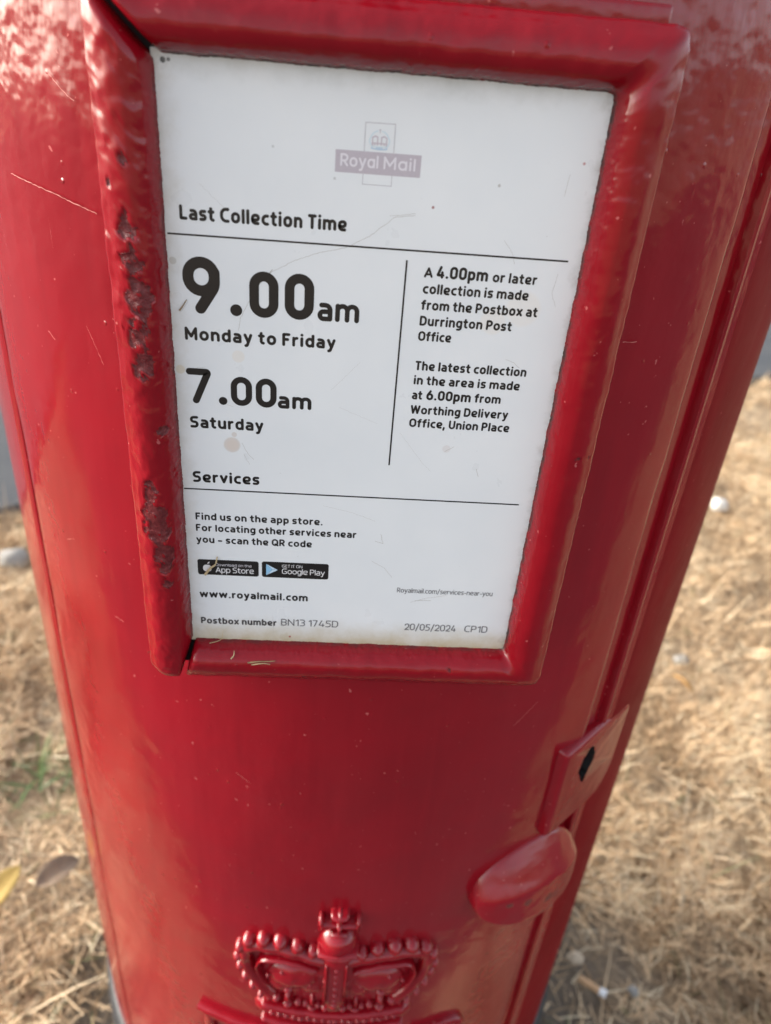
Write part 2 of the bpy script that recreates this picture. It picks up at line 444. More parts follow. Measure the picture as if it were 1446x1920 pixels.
def build_rails(kinds, ends):
    bm = bmesh.new(); lay = bm.verts.layers.float.new("chip"); lg = bm.verts.layers.float.new("grime_shade")
    for kd in kinds:
        L = 2 * (IZ if kd in 'RL' else IX); n = int(L / .62)
        grid = []
        for i in range(n + 1):
            row = []
            s0 = i / n
            for u, h in PROF:
                a, b = ends.get(kd, (0, 0))      # gap in mm at the start and the end
                Lu = 2 * ((IZ if kd in 'RL' else IX) + u)
                s = (a + (Lu - a - b) * s0) / Lu
                x, z = frame_point(kd, s, u, h)
                # roll the free ends over
                hh = h
                for gap, dist in ((a, s0 * Lu), (b, (1 - s0) * Lu)):
                    if gap:
                        w = 5.0 if kd == 'L' else 3.0
                        if dist < w:
                            q = math.sqrt(max(0, 1 - (1 - dist / w) ** 2)); hh = hh * (.25 + .75 * q) if hh > 0 else hh
                            if dist < .02: hh = -6 if hh > -6 else hh
                # thickness of many coats of paint
                front = sstep(-.5, 2, h)
                wav = fbm(x, 0, z, .09, 2) * .38 + nz(x, 7, z, .45) * .09 + nz(x, 3, z, 1.1) * .05
                c = 0
                env = chip_env(x, z)
                if env > .05 and h > -1:
                    c = sstep(.30, .42, env * (.72 + .85 * fbm(x, 1.3, z, .40, 4)) * 1.15)
                    lip = sstep(.12, .30, env * (.72 + .85 * fbm(x, 1.3, z, .40, 4)) * 1.15) * (1 - c)
                    wav += -.62 * c + .18 * lip + c * .25 * fbm(x, 5, z, 1.3, 3)
                if kd == 'L': wav += .16 * fbm(x, 2, z, .3, 3) - .20 * sstep(.08, .20, fbm(x * 1.5, 9, z, .13, 3)) + .12 * sstep(.26, .36, fbm(x * 1.4, 21, z, .2, 2))
                hh += wav * front
                # ragged inner edge where paint meets the plate
                corner = min(1, min(s, 1 - s) * Lu / 9)
                du = (.30 * nz(x * .6, 11, z * .6, .35) + .28 * nz(x, 13, z, 1.3)) * (1 - sstep(0, 5, u)) * corner
                du += (.22 * nz(x, 17, z, .25)) * sstep(13, 16, u) * corner
                if kd == 'T': z += du
                elif kd == 'B': z -= du
                elif kd == 'R': x += du
                else: x -= du
                vt = bm.verts.new((x * MM, -hh * MM, PLATE_Z + z * MM)); vt[lay] = c
                vt[lg] = min(1, max(0, 1.6 - max(h, 0) / 1.4)) * (1 if u < 3 else 0) * (1.0 if kd in 'TR' else .6) + (.5 * sstep(.8, 0, abs(h - 1)) if u > 14 and kd == 'B' else 0)  # near black inner edge: the shadow between rail and plate painted in
                row.append(vt)
            grid.append(row)
        for i in range(n):
            for j in range(len(PROF) - 1):
                bm.faces.new((grid[i][j], grid[i + 1][j], grid[i + 1][j + 1], grid[i][j + 1]))
    bmesh.ops.remove_doubles(bm, verts=bm.verts, dist=.00004)
    for sx, sz in ((1, 1), (1, -1)):
        if 'R' not in kinds: break
        vv = []
        for vt in bm.verts:
            px, pz = vt.co.x / MM * sx - IX, (vt.co.z - PLATE_Z) / MM * sz - IZ
            if abs(px - pz) < 4.6 and px > -2 and pz > -2 and vt.co.y < .004: vv.append(vt)
        for _ in range(34): bmesh.ops.smooth_vert(bm, verts=vv, factor=.5, use_axis_x=True, use_axis_y=True, use_axis_z=True)
    return bm_mesh(bm)
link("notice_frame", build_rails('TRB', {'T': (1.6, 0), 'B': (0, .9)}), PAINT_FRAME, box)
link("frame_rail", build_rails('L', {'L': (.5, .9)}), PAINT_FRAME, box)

def slab(x0, x1, y0, y1, z0, z1, bev=0):
    bm = bmesh.new(); bmesh.ops.create_cube(bm, size=1)
    for vt in bm.verts: vt.co = Vector(((x0 + x1) / 2 + vt.co.x * (x1 - x0), (y0 + y1) / 2 + vt.co.y * (y1 - y0), (z0 + z1) / 2 + vt.co.z * (z1 - z0)))
    if bev: bmesh.ops.bevel(bm, geom=list(bm.edges), offset=bev, segments=3, affect='EDGES', profile=.5)
    return bm_mesh(bm)
link("gap_shade_backing", slab(-.0775, .0775, .0022, .026, PLATE_Z - .113, PLATE_Z + .1135), GAP_SHADE, box, smooth=False)  # near black so the open joints of the frame read as deep shade
link("top_ledge", slab(-.0760, .0745, .0030, .026, PLATE_Z + .1142, PLATE_Z + .1205, .0011), PAINT, box)

# ---- the notice plate
plate = link("notice_plate", slab(-.0632, .0632, 0, .0014, PLATE_Z - .1003, PLATE_Z + .1003, .0003), PLATE, box, smooth=False)

# ------------------------------------------------------------------ lettering drawn as rounded strokes
def rounded(pts, r, closed=False, seg=7):
    pts = [Vector(p) for p in pts]; n = len(pts); out = []
    rng = range(n)
    for i in rng:
        if not closed and i in (0, n - 1): out.append(pts[i]); continue
        p, a, b = pts[i], pts[i - 1], pts[(i + 1) % n]
        la, lb = (a - p).length, (b - p).length
        ka = .5 if (closed or i - 1 > 0) else .98
        kb = .5 if (closed or i + 1 < n - 1) else .98
        da, db = (a - p).normalized(), (b - p).normalized()
        cosang = max(-1, min(1, da.dot(db))); half = math.acos(cosang) / 2
        d = min(r / max(math.tan(half), 1e-3), la * ka, lb * kb)
        rr = d * math.tan(half)
        A, B = p + da * d, p + db * d
        if d < 1e-5: out.append(p); continue
        bis = (da + db)
        if bis.length < 1e-5: out.append(p); continue
        Cc = p + bis.normalized() * (rr / max(math.sin(half), 1e-4))
        a0 = math.atan2(A.y - Cc.y, A.x - Cc.x); a1 = math.atan2(B.y - Cc.y, B.x - Cc.x)
        da_ = (a1 - a0 + math.pi) % (2 * math.pi) - math.pi
        for k in range(seg + 1):
            q = a0 + da_ * k / seg; out.append(Cc + Vector((math.cos(q), math.sin(q))) * rr)
    return out

class Print:
    """flat ink on the plate: strokes and polygons in mm"""
    def __init__(s, base=.04): s.v, s.f, s.m, s.k, s.base = [], [], [], 0, base
    def y(s): s.k += 1; return -(s.base + .004 * (s.k % 7)) * MM
    def add(s, pts, faces, mat, y):
        o = len(s.v); s.v += [(p[0] * MM, y, PLATE_Z + p[1] * MM) for p in pts]
        for f in faces: s.f.append(tuple(o + i for i in f)); s.m.append(mat)
    def poly(s, pts, mat, dy=0): s.add(pts, [tuple(range(len(pts)))], mat, s.y() - dy * MM)
    def stroke(s, pts, w, mat, closed=False, dy=0, flat=False):
        P = [Vector(p[:2]) for p in pts]; Q = [P[0]]
        for p in P[1:]:
            if (p - Q[-1]).length > 1e-4: Q.append(p)
        if closed and (Q[0] - Q[-1]).length < 1e-4: Q.pop()
        P = Q; n = len(P); a = w / 2; y = s.y() - dy * MM
        if n == 1:
            s.add([(P[0].x + a * math.cos(t * math.pi / 10), P[0].y + a * math.sin(t * math.pi / 10)) for t in range(20)], [tuple(range(20))], mat, y); return
        L, Rr = [], []
        for i in range(n):
            if closed: d0, d1 = P[i] - P[i - 1], P[(i + 1) % n] - P[i]
            else: d0 = P[i] - P[i - 1] if i else P[1] - P[0]; d1 = P[i + 1] - P[i] if i < n - 1 else d0
            d0, d1 = d0.normalized(), d1.normalized(); t = (d0 + d1)
            t = t.normalized() if t.length > 1e-6 else d1
            nn = Vector((-t.y, t.x)); k = 1 / max(.5, nn.dot(Vector((-d1.y, d1.x))))
            L.append(P[i] + nn * a * k); Rr.append(P[i] - nn * a * k)
        pts2 = L + Rr; fs = []
        for i in range(n if closed else n - 1):
            j = (i + 1) % n; fs.append((i, n + i, n + j, j))
        if not closed and not flat:
            for e, d in ((0, P[0] - P[1]), (n - 1, P[-1] - P[-2])):
                d.normalize(); ang = math.atan2(d.y, d.x); o = len(pts2)
                arc = [P[e] + Vector((math.cos(ang + q), math.sin(ang + q))) * a for q in np.linspace(math.pi / 2, -math.pi / 2, 9)]
                pts2 += arc; fs.append(tuple(range(o, o + 9)))
        s.add(pts2, fs, mat, y)
    def mesh(s): return mesh_of(s.v, s.f, s.m)

XH, DE = .755, -.27
def glyph(ch, t):
    """-> advance width, [(points, corner radius, closed)], in units of the cap height"""
    a = t / 2; X = XH - a; C = 1 - a; B = a; D = DE + a; g = []
    def p(pts, r=.22, closed=False): g.append((pts, r, closed))
    def bowl(w, top=X, bot=B, r=.27): p([(a, bot), (w - a, bot), (w - a, top), (a, top)], r, True)
    r = .24
    if ch == ' ': return .27, g
    if ch in 'oO0Qec' or ch in 'CG':
        if ch == 'o': w = .64; bowl(w)
        elif ch == 'O' or ch == 'Q':
            w = .76; bowl(w, C, B, .34)
            if ch == 'Q': p([(w * .55, .28), (w - a * .6, B - .04)], 0)
        elif ch == '0': w = .66; bowl(w, C, B, .32)
        elif ch == 'e': w = .63; p([(a, XH * .52 - a * .5), (w - a, XH * .52 - a * .5), (w - a, X), (a, X), (a, B), (w - a * 1.3, B)], .22)
        elif ch == 'c': w = .54; p([(w - a, X), (a, X), (a, B), (w - a, B)], .25)
        elif ch == 'C': w = .66; p([(w - a, C), (a, C), (a, B), (w - a, B)], .32)
        elif ch == 'G': w = .74; p([(w - a * 1.4, C), (a, C), (a, B), (w - a, B), (w - a, .48), (w * .58, .48)], .3)
        return w, g
    if ch in 'adbpqgα':
        w = .62
        if ch == 'a': w = .60; p([(a + .06, X), (w - a, X), (w - a, B)], .2); m = XH * .56 - a * .3; p([(w - a, m), (a, m), (a, B), (w - a, B)], .2)
        else:
            bowl(w)
            if ch in 'dα': p([(w - a, (C if ch == 'd' else X)), (w - a, B)])
            if ch == 'b': p([(a, C), (a, B)])
            if ch == 'p': p([(a, X), (a, D)])
            if ch == 'q': p([(w - a, X), (w - a, D)])
            if ch == 'g': p([(w - a, X), (w - a, D), (a + .06, D)], .22)
        return w, g
    if ch in 'nhmru':
        if ch == 'u': w = .61; p([(a, X), (a, B), (w - a, B), (w - a, X * .6)], r); p([(w - a, X), (w - a, B)])
        elif ch == 'm': w = .97; m = w / 2; p([(a, X), (a, B)]); p([(a, X - .2), (a, X), (m, X), (m, B)], .2); p([(m, X - .2), (m, X), (w - a, X), (w - a, B)], .2)
        elif ch == 'r': w = .43; p([(a, X), (a, B)]); p([(a, X - .26), (a, X), (w - a, X)], .26)
        else:
            w = .61; p([(a, C if ch == 'h' else X), (a, B)]); p([(a, X - .24), (a, X), (w - a, X), (w - a, B)], r)
        return w, g
    if ch in 'il1I':
        if ch == 'l': return t, [([(a, C), (a, B)], 0, False)]
        if ch == 'i': return t * 1.05, [([(a, X), (a, B)], 0, False), ([(a, C + .02)], 0, False)]
        if ch == 'I': return t, [([(a, C), (a, B)], 0, False)]
        return .36, [([(a, .76), (.36 - a, C), (.36 - a, B)], .03, False)]
    if ch == 's':
        w = .53; m = XH / 2; rr = (X - m) / 2; p([(w - a * 1.1, X), (a, X), (a, m), (w - a, m), (w - a, B), (a * 1.1, B)], rr); return w, g
    if ch == 'S':
        w = .62; m = .51; p([(w - a * 1.1, C), (a, C), (a, m), (w - a, m), (w - a, B), (a * 1.1, B)], .23); return w, g
    if ch == 't':
        w = .45; s = .13 + a * .6; p([(s, .96 - a), (s, B), (w - a, B)], .2); p([(a * .7, X), (w - a, X)], 0); return w, g
    if ch == 'f':
        w = .45; s = .14 + a * .5; p([(w - a, C), (s, C), (s, B)], .2); p([(a * .7, X), (w - a, X)], 0); return w, g
    if ch == 'y':
        w = .60; p([(a, X), (w * .52, B + .02)], 0); p([(w - a, X), (w * .40, D), (a + .04, D)], .12); return w, g
    if ch == 'v': w = .60; p([(a, X), (w / 2, B)], 0); p([(w - a, X), (w / 2, B)], 0); return w, g
    if ch == 'w':
        w = .92; q = w / 4 + a * .25
        for A, Bb in (((a, X), (q, B)), ((q, B), (w / 2, X)), ((w / 2, X), (w - q, B)), ((w - q, B), (w - a, X))): p([A, Bb], 0)
        return w, g
    if ch == 'W':
        w = 1.02; q = w / 4 + a * .25
        for A, Bb in (((a, C), (q, B)), ((q, B), (w / 2, C)), ((w / 2, C), (w - q, B)), ((w - q, B), (w - a, C))): p([A, Bb], 0)
        return w, g
    if ch == 'x': w = .60; p([(a, X), (w - a, B)], 0); p([(w - a, X), (a, B)], 0); return w, g
    if ch == 'A': w = .74; p([(a, B), (w / 2, C)], 0); p([(w / 2, C), (w - a, B)], 0); p([(w * .24, .32), (w * .76, .32)], 0); return w, g
    if ch == 'M':
        w = .84; p([(a, B), (a, C)], 0); p([(a, C), (w / 2, .30)], 0); p([(w / 2, .30), (w - a, C)], 0); p([(w - a, C), (w - a, B)], 0); return w, g
    if ch == 'N': w = .74; p([(a, B), (a, C)], 0); p([(a, C), (w - a, B)], 0); p([(w - a, B), (w - a, C)], 0); return w, g
    if ch == 'L': w = .55; p([(a, C), (a, B), (w - a, B)], .03); return w, g
    if ch == 'T': w = .62; p([(a, C), (w - a, C)], 0); p([(w / 2, C), (w / 2, B)], 0); return w, g
    if ch in 'FE':
        w = .56; p([(w - a, C), (a, C), (a, B)] + ([(w - a, B)] if ch == 'E' else []), .03); p([(a, .51), (w * .86 - a, .51)], 0); return w, g
    if ch == 'D': w = .70; p([(a, B), (w - a, B), (w - a, C), (a, C)], .3, False); p([(a, C), (a, B)], 0); return w, g
    if ch == 'U': w = .70; p([(a, C), (a, B), (w - a, B), (w - a, C)], .28); return w, g
    if ch in 'PRB':
        w = .64; m = .44 if ch != 'B' else .52
        p([(a, B), (a, C)], 0); p([(a, C), (w - a, C), (w - a, m), (a, m)], .24)
        if ch == 'R': p([(w * .48, m), (w - a, B)], 0)
        if ch == 'B': p([(a, m), (w - a, m), (w - a, B), (a, B)], .24)
        return w, g
    if ch == '9': w = .66; p([(a, .41), (w - a, .41), (w - a, C), (a, C)], .29, True); p([(w - a, .74), (w - a, .50), (w * .45, B)], .30); return w, g
    if ch == '6': w = .66; p([(a, B), (w - a, B), (w - a, .60), (a, .60)], .28, True); p([(a, .30), (a, .50), (w * .55, C)], .30); return w, g
    if ch == '7': w = .56; p([(a, C), (w - a, C), (w * .36, B)], .04); return w, g
    if ch == '4': w = .66; p([(w * .52, C), (a, .26), (w - a, .26)], .03); p([(w * .72, .48), (w * .72, B)], 0); return w, g
    if ch == '2': w = .60; p([(a, .74), (a, C), (w - a, C), (w - a, .52), (a + .02, B + .03)], .27); p([(a, B), (w - a, B)], 0); return w, g
    if ch == '3': w = .60; p([(a, C), (w - a, C), (w - a, .52), (w * .42, .52)], .22); p([(w * .42, .52), (w - a, .52), (w - a, B), (a, B)], .23); return w, g
    if ch == '5': w = .60; p([(w - a, C), (a + .05, C), (a + .03, .57), (w - a, .59), (w - a, B), (a, B)], .22) if False else (p([(w - a, C), (a + .05, C), (a + .03, .58)], .02), p([(a + .03, .58), (w - a, .58), (w - a, B), (a, B)], .25)); return w, g
    if ch == '.': return t * 1.15, [([(a * 1.15, B * 1.05)], 0, False)]
    if ch == ',': return t * 1.1, [([(a, B), (a * .6, -.14)], 0, False)]
    if ch == '/': w = .46; p([(a, -.08), (w - a, C + .06)], 0); return w, g
    if ch in '-–': w = .40 if ch == '-' else .52; p([(a, .36), (w - a, .36)], 0); return w, g
    raise KeyError(ch)

def text(pr, s, x0, x1, z, cap, t, mat, dy=0, gap=None, dz=0.0):
    if dy == 0: t = t * (1.30 if cap < 7 else 1.13)
    gap = gap if gap is not None else .105
    adv = 0; items = []
    for ch in s:
        w, g = glyph(ch, t)
        items.append((adv, g)); adv += w + (gap if ch != ' ' else 0)
    adv -= gap
    a = t / 2
    k = ((x1 - x0) - t * cap) / ((adv - t) * cap)
    for off, g in items:
        for pts, r, closed in g:
            q = [((off + px - a) * k + a, py) for px, py in pts]
            if len(q) > 2: q = rounded(q, r, closed)
            q = [(x0 + px * cap, z + py * cap) for px, py in [(v[0], v[1]) for v in q]]
            # a fitted line may fall very slightly from left to right
            pr.stroke(q, t * cap, mat, closed, dy)

pr = Print()
B_ = 0
text(pr, "Last Collection Time", -58.0, -9.4, 57.8, 4.15, .168, 0)
text(pr, "9", -58.2, -47.0, 30.5, 17.2, .172, 0)
pr.stroke([(-42.3, 32.3)], 3.7, 0)
text(pr, "0", -38.2, -29.3, 30.5, 14.1, .185, 0); text(pr, "0", -27.4, -18.4, 30.6, 14.1, .185, 0)
text(pr, "am", -17.2, -4.2, 30.7, 7.6, .172, 0)
text(pr, "Monday to Friday", -58.5, -11.2, 21.9, 4.25, .168, 0)
text(pr, "7", -58.9, -50.7, .6, 12.1, .165, 0)
pr.stroke([(-47.3, 2.0)], 2.8, 0)
text(pr, "0", -44.7, -37.8, .6, 10.1, .178, 0); text(pr, "0", -36.6, -29.8, .5, 10.1, .178, 0)
text(pr, "am", -29.4, -18.3, .5, 5.8, .165, 0)
text(pr, "Saturday", -58.5, -34.2, -8.2, 4.25, .165, 0)
text(pr, "Services", -58.7, -35.7, -28.9, 4.3, .165, 0)
pr.stroke([(-61.8, 53.7), (58.3, 53.9)], .52, 0, flat=True)
pr.stroke([(-62.0, -31.7), (57.4, -31.6)], .52, 0, flat=True)
pr.stroke([(9.2, 50.9), (9.2, -18.4)], .52, 0, flat=True)
text(pr, "A", 14.8, 17.5, 46.2, 3.1, .16, 0); text(pr, "4.00pm", 18.6, 34.5, 46.2, 3.75, .165, 0); text(pr, "or later", 36.0, 49.8, 46.2, 3.1, .16, 0)
text(pr, "collection is made", 14.9, 48.0, 41.3, 3.15, .16, 0)
text(pr, "from the Postbox at", 14.9, 51.7, 36.3, 3.15, .16, 0)
text(pr, "Durrington Post", 14.9, 44.3, 31.3, 3.15, .16, 0)
text(pr, "Office", 14.9, 25.5, 26.4, 3.15, .16, 0)
text(pr, "The latest collection", 14.9, 51.6, 16.6, 3.15, .16, 0)
text(pr, "in the area is made", 14.9, 50.2, 11.7, 3.15, .16, 0)
text(pr, "at", 14.8, 18.2, 6.5, 3.15, .16, 0); text(pr, "6.00pm", 19.6, 34.5, 6.5, 3.5, .165, 0); text(pr, "from", 35.8, 44.6, 6.6, 3.15, .16, 0)
text(pr, "Worthing Delivery", 14.8, 47.9, 1.3, 3.15, .16, 0)
text(pr, "Office, Union Place", 14.8, 49.1, -3.5, 3.15, .16, 0)
text(pr, "Find us on the app store.", -58.6, -13.0, -44.3, 3.0, .16, 0)
text(pr, "For locating other services near", -58.7, -.5, -49.1, 3.0, .16, 0)
text(pr, "you – scan the QR code", -58.8, -16.7, -54.1, 3.0, .16, 0)
text(pr, "www.royalmail.com", -58.8, -17.6, -79.0, 3.4, .165, 0)
text(pr, "Postbox number", -58.9, -29.5, -91.7, 3.15, .165, 1)
text(pr, "BN13 1745D", -27.8, -5.4, -91.3, 3.3, .095, 2)
text(pr, "20/05/2024", 21.0, 41.6, -91.2, 3.3, .10, 2)
text(pr, "CP1D", 45.0, 54.3, -91.1, 3.3, .10, 2)
text(pr, "Royalmail.com/services-near-you", 16.5, 53.8, -72.9, 2.25, .105, 3)
link("lettering", pr.mesh(), [INK, INK_SOFT, INK_GREY, INK_GREY2], plate, smooth=False)

lg = Print()
lg.poly([(-13.5, 79.6), (-13.5, 73.8), (10.8, 73.9), (10.8, 79.7)], 0)
text(lg, "Royαl", -12.1, -1.3, 75.4, 3.35, .17, 1, dy=.05, gap=.08); text(lg, "Mαil", .2, 9.3, 75.4, 3.35, .17, 1, dy=.05, gap=.09)
for pts in ([(-5.5, 79.6), (-5.5, 86.9), (2.8, 87.0), (2.8, 79.7)], [(-5.5, 73.8), (-5.5, 71.1), (2.8, 71.1), (2.8, 73.9)]): lg.stroke(pts, .16, 2)
for sx in (-1, 1):
    arc = [(-1.35 + sx * (.15 + 2.65 * math.sin(q) * (1 if q < 1.8 else .92)), 82.4 + 2.5 * -math.cos(q) * .95 + .25) for q in np.linspace(2.95, .85, 14)]
    lg.stroke(arc, .32, 3)
    lg.stroke([(-1.35 + sx * 1.9, 81.3), (-1.35 + sx * 2.0, 83.2)], .30, 5); lg.stroke([(-1.35 + sx * .55, 81.6), (-1.35 + sx * .55, 83.4)], .34, 5)
    lg.stroke([(-1.35 + sx * 2.0, 83.3), (-1.35 + sx * 1.2, 83.7), (-1.35 + sx * .5, 83.4)], .34, 5)
    for q in (.5, 1.3, 2.0): lg.stroke([(-1.35 + sx * q, 81.6)], .42, 5)
lg.stroke([(-3.4, 81.9), (.7, 81.9)], .3, 5)
lg.stroke([(-1.35, 85.3)], .42, 2); lg.stroke([(-1.35, 84.5), (-1.35, 85.3)], .16, 2)
lg.stroke([(-3.5, 80.55), (-1.35, 80.35), (.8, 80.55)], .36, 4); lg.stroke([(-3.4, 81.1), (-1.35, 80.95), (.7, 81.1)], .2, 3)
for q in (-3.4, -2.0, -1.35, -.7, .7): lg.stroke([(q, 80.7)], .5, 4, dy=.04)
link("logo", lg.mesh(), [MAUVE, PALE_PRINT, FAINT_LINE, FAINT_CYAN, FAINT_BLUE, FAINT_BROWN], plate, smooth=False)

def rrect(x0, x1, z0, z1, r):
    out = []
    for cx, cz, q0 in ((x1 - r, z1 - r, 0), (x0 + r, z1 - r, 90), (x0 + r, z0 + r, 180), (x1 - r, z0 + r, 270)):
        for k in range(7): q = math.radians(q0 + 15 * k); out.append((cx + r * math.cos(q), cz + r * math.sin(q)))
    return out
bd = Print(); bd.poly(rrect(-58.9, -36.3, -68.3, -61.4, .9), 0)
text(bd, "App Store", -52.3, -38.1, -67.1, 2.55, .12, 1, dy=.05, gap=.07); text(bd, "Download on the", -52.2, -38.9, -64.15, 1.2, .11, 2, dy=.05)
ap = []      # fruit-shaped mark with a bite and a leaf
for k in range(40):
    q = 2 * math.pi * k / 40; x_, z_ = math.sin(q), math.cos(q)
    rr_ = 1.75 * (1 - .16 * max(0, math.cos(q)) ** 6 - .10 * max(0, -math.cos(q)) ** 8)
    bx = x_ * rr_ * .92; bz = z_ * rr_
    d = math.hypot(bx - 1.95, bz - .25)
    if d < .85: kx = (bx - 1.95) / max(d, .01); bx = 1.95 + kx * .85; bz = .25 + (bz - .25) / max(d, .01) * .85
    ap.append((-55.35 + bx, -65.25 + bz))
bd.poly(ap, 1, .05)
bd.poly([(-55.3, -63.45), (-55.1, -62.75), (-54.45, -62.3), (-54.55, -62.95)], 1, .05)
link("app_badge", bd.mesh(), [INK, WHITE_PRINT, PALE_PRINT], plate, smooth=False)
bd = Print(); bd.poly(rrect(-35.1, -10.1, -68.3, -61.2, .9), 0)
text(bd, "Google Play", -27.6, -11.5, -66.5, 2.5, .115, 1, dy=.05, gap=.07); text(bd, "GET IT ON", -27.6, -20.0, -63.55, 1.3, .115, 1, dy=.05)
bd.poly([(-33.5, -62.3), (-33.5, -67.3), (-31.2, -64.8)], 3, .05); bd.poly([(-33.4, -62.3), (-31.15, -64.75), (-29.2, -64.75)], 2, .06); bd.poly([(-33.4, -67.3), (-29.2, -64.85), (-31.15, -64.85)], 2, .06)
link("app_badge", bd.mesh(), [INK, WHITE_PRINT, PLAY_PALE, PLAY_BLUE], plate, smooth=False)

# hairline scratches in the plate
def scr(pts, w, jit=.12):
    out = []
    for (ax, az_), (bx, bz) in zip(pts[:-1], pts[1:]):
        n = max(2, int(math.hypot(bx - ax, bz - az_) / .8))
        for k in range(n): q = k / n; out.append((ax + (bx - ax) * q + rnd.uniform(-jit, jit), az_ + (bz - az_) * q + rnd.uniform(-jit, jit)))
    out.append(pts[-1]); sc = Print(.03); sc.stroke(out, w, 0); link("scratch", sc.mesh(), SCRATCH, plate, smooth=False)
scr([(10.5, 63.8), (4.5, 62.8), (-2.5, 57), (-9.5, 53.2), (-18, 51), (-25, 48.2), (-32.5, 44), (-37, 38), (-41, 30), (-41.8, 26)], .10)
scr([(-33.5, 42.5), (-31.2, 45.3)], .25, .05); scr([(3, 63), (10.5, 64.2)], .08)
scr([(-46.5, 1.0), (-44, .2)], .06); scr([(-41.5, -13), (-39.5, -17), (-37.5, -19)], .09); scr([(-41, -17), (-39, -21)], .07)
scr([(8.5, -47), (9.5, -51), (6.5, -50)], .12); scr([(6, -59), (11, -62), (14, -66)], .09); scr([(-13, -36), (-2, -38.5), (6, -41.5)], .05)
scr([(22, -77.5), (27, -75.5), (36, -73.5)], .10); scr([(24, -76.5), (30, -76.2)], .16); scr([(-31, -86.5), (-30.8, -99)], .05)
scr([(44, 22), (47, 21), (49, 19.5)], .09); scr([(38, 58.5), (41, 55), (42, 52)], .07); scr([(54, 78), (53.5, 72)], .08, .05); scr([(56, 50), (55, 44), (57, 40)], .07)
scr([(-9, 2), (4, -3)], .04); scr([(-56.7, 12.5), (-52.8, 13.2)], .07); scr([(28, -12), (31, -10)], .1); scr([(12, -6), (20, -16), (24, -20)], .04)
scr([(-52, 68), (-44, 61)], .04); scr([(-12, 8), (-3, 18)], .04); scr([(40, -18), (41, -21)], .12)

# ------------------------------------------------------------------ lock plate, handle, royal cypher
def on_cyl(u, v, h):
    """u arc length (mm), v height relative to the plate's centre (mm), h height above the skin (mm)"""
    return Vector(cyl(u * MM / R, R + h * MM, PLATE_Z + v * MM))

def lock_plate():
    az = rad(39.4); n_ = Vector((math.sin(az), -math.cos(az), 0)); e = Vector((math.cos(az), math.sin(az), 0))
    C0 = Vector(cyl(rad(38.2), R + .0022, PLATE_Z))
    hw, z1, z0 = .0340, -.1890, -.2535
    bm = bmesh.new()
    def loop(pts, d): return [bm.verts.new(C0 + e * x + Vector((0, 0, z)) - n_ * (d + max(0, x + .004) ** 2 / (1.7 * R))) for x, z in pts]
    outer = []
    for cx, cz, q0, r in ((hw - .009, z1 - .004, 0, .004), (-hw + .002, z1 - .002, 90, .002), (-hw + .002, z0 + .002, 180, .002), (hw - .027, z0 + .022, 270, .022)):
        for k in range(6): q = math.radians(q0 + 18 * k); outer.append((cx + r * math.cos(q), cz + r * math.sin(q)))
    key = []
    kx, kz = -.0115, -.2105
    for k in range(40):      # round hole above a slot, worn ragged
        q = 2 * math.pi * k / 40; zz = math.sin(q)
        w = .0058 if zz > 0 else .0058 - .0030 * sstep(0, .6, -zz)
        key.append((kx + math.cos(q) * w + .0007 * math.sin(3 * q + 1) + .0007 * math.sin(7 * q) + .0005 * math.sin(11 * q + 2) - .0012 * min(0, zz), kz + zz * .0142 + .0005 * math.sin(5 * q)))
    inset = lambda pts, d: [(x * (1 - d / hw), (z - (z0 + z1) / 2) * (1 - d / .034) + (z0 + z1) / 2) for x, z in pts]
    o_front = loop(inset(outer, .0032), 0); o_a = loop(inset(outer, .0017), .0004); o_mid = loop(inset(outer, .0006), .0013); o_mid2 = loop(outer, .0028); o_back = loop(outer, .016)
    k_front = loop(key, 0); k_back = loop(key, .014)
    def bridge(a, b):
        for i in range(len(a)): bm.faces.new((a[i], a[(i + 1) % len(a)], b[(i + 1) % len(b)], b[i]))
    bridge(o_front, o_a); bridge(o_a, o_mid); bridge(o_mid, o_mid2); bridge(o_mid2, o_back); bridge(k_front, k_back)
    nk = len(bm.faces)
    edges = []
    for lp in (o_front, k_front):
        for i in range(len(lp)):
            ee = bm.edges.get((lp[i], lp[(i + 1) % len(lp)])) or bm.edges.new((lp[i], lp[(i + 1) % len(lp)])); edges.append(ee)
    bmesh.ops.triangle_fill(bm, edges=edges, use_beauty=True, use_dissolve=False)
    # remove what filled the keyhole itself
    kill = [f for f in bm.faces if f.index == -1 and all(v in k_front for v in f.verts)]
    kset = set(k_front)
    kill = [f for f in bm.faces if len(f.verts) == 3 and all(v in kset for v in f.verts)]
    bmesh.ops.delete(bm, geom=kill, context='FACES')
    hole = bm.faces.new(k_back)
    for f in bm.faces:
        if f is hole or all(v in kset or v in set(k_back) for v in f.verts): f.material_index = 1
    return bm_mesh(bm)
lk = link("lock_plate", lock_plate(), [PAINT, GAP_SHADE], box, smooth=True)
md = lk.modifiers.new("split", 'EDGE_SPLIT'); md.split_angle = rad(60)

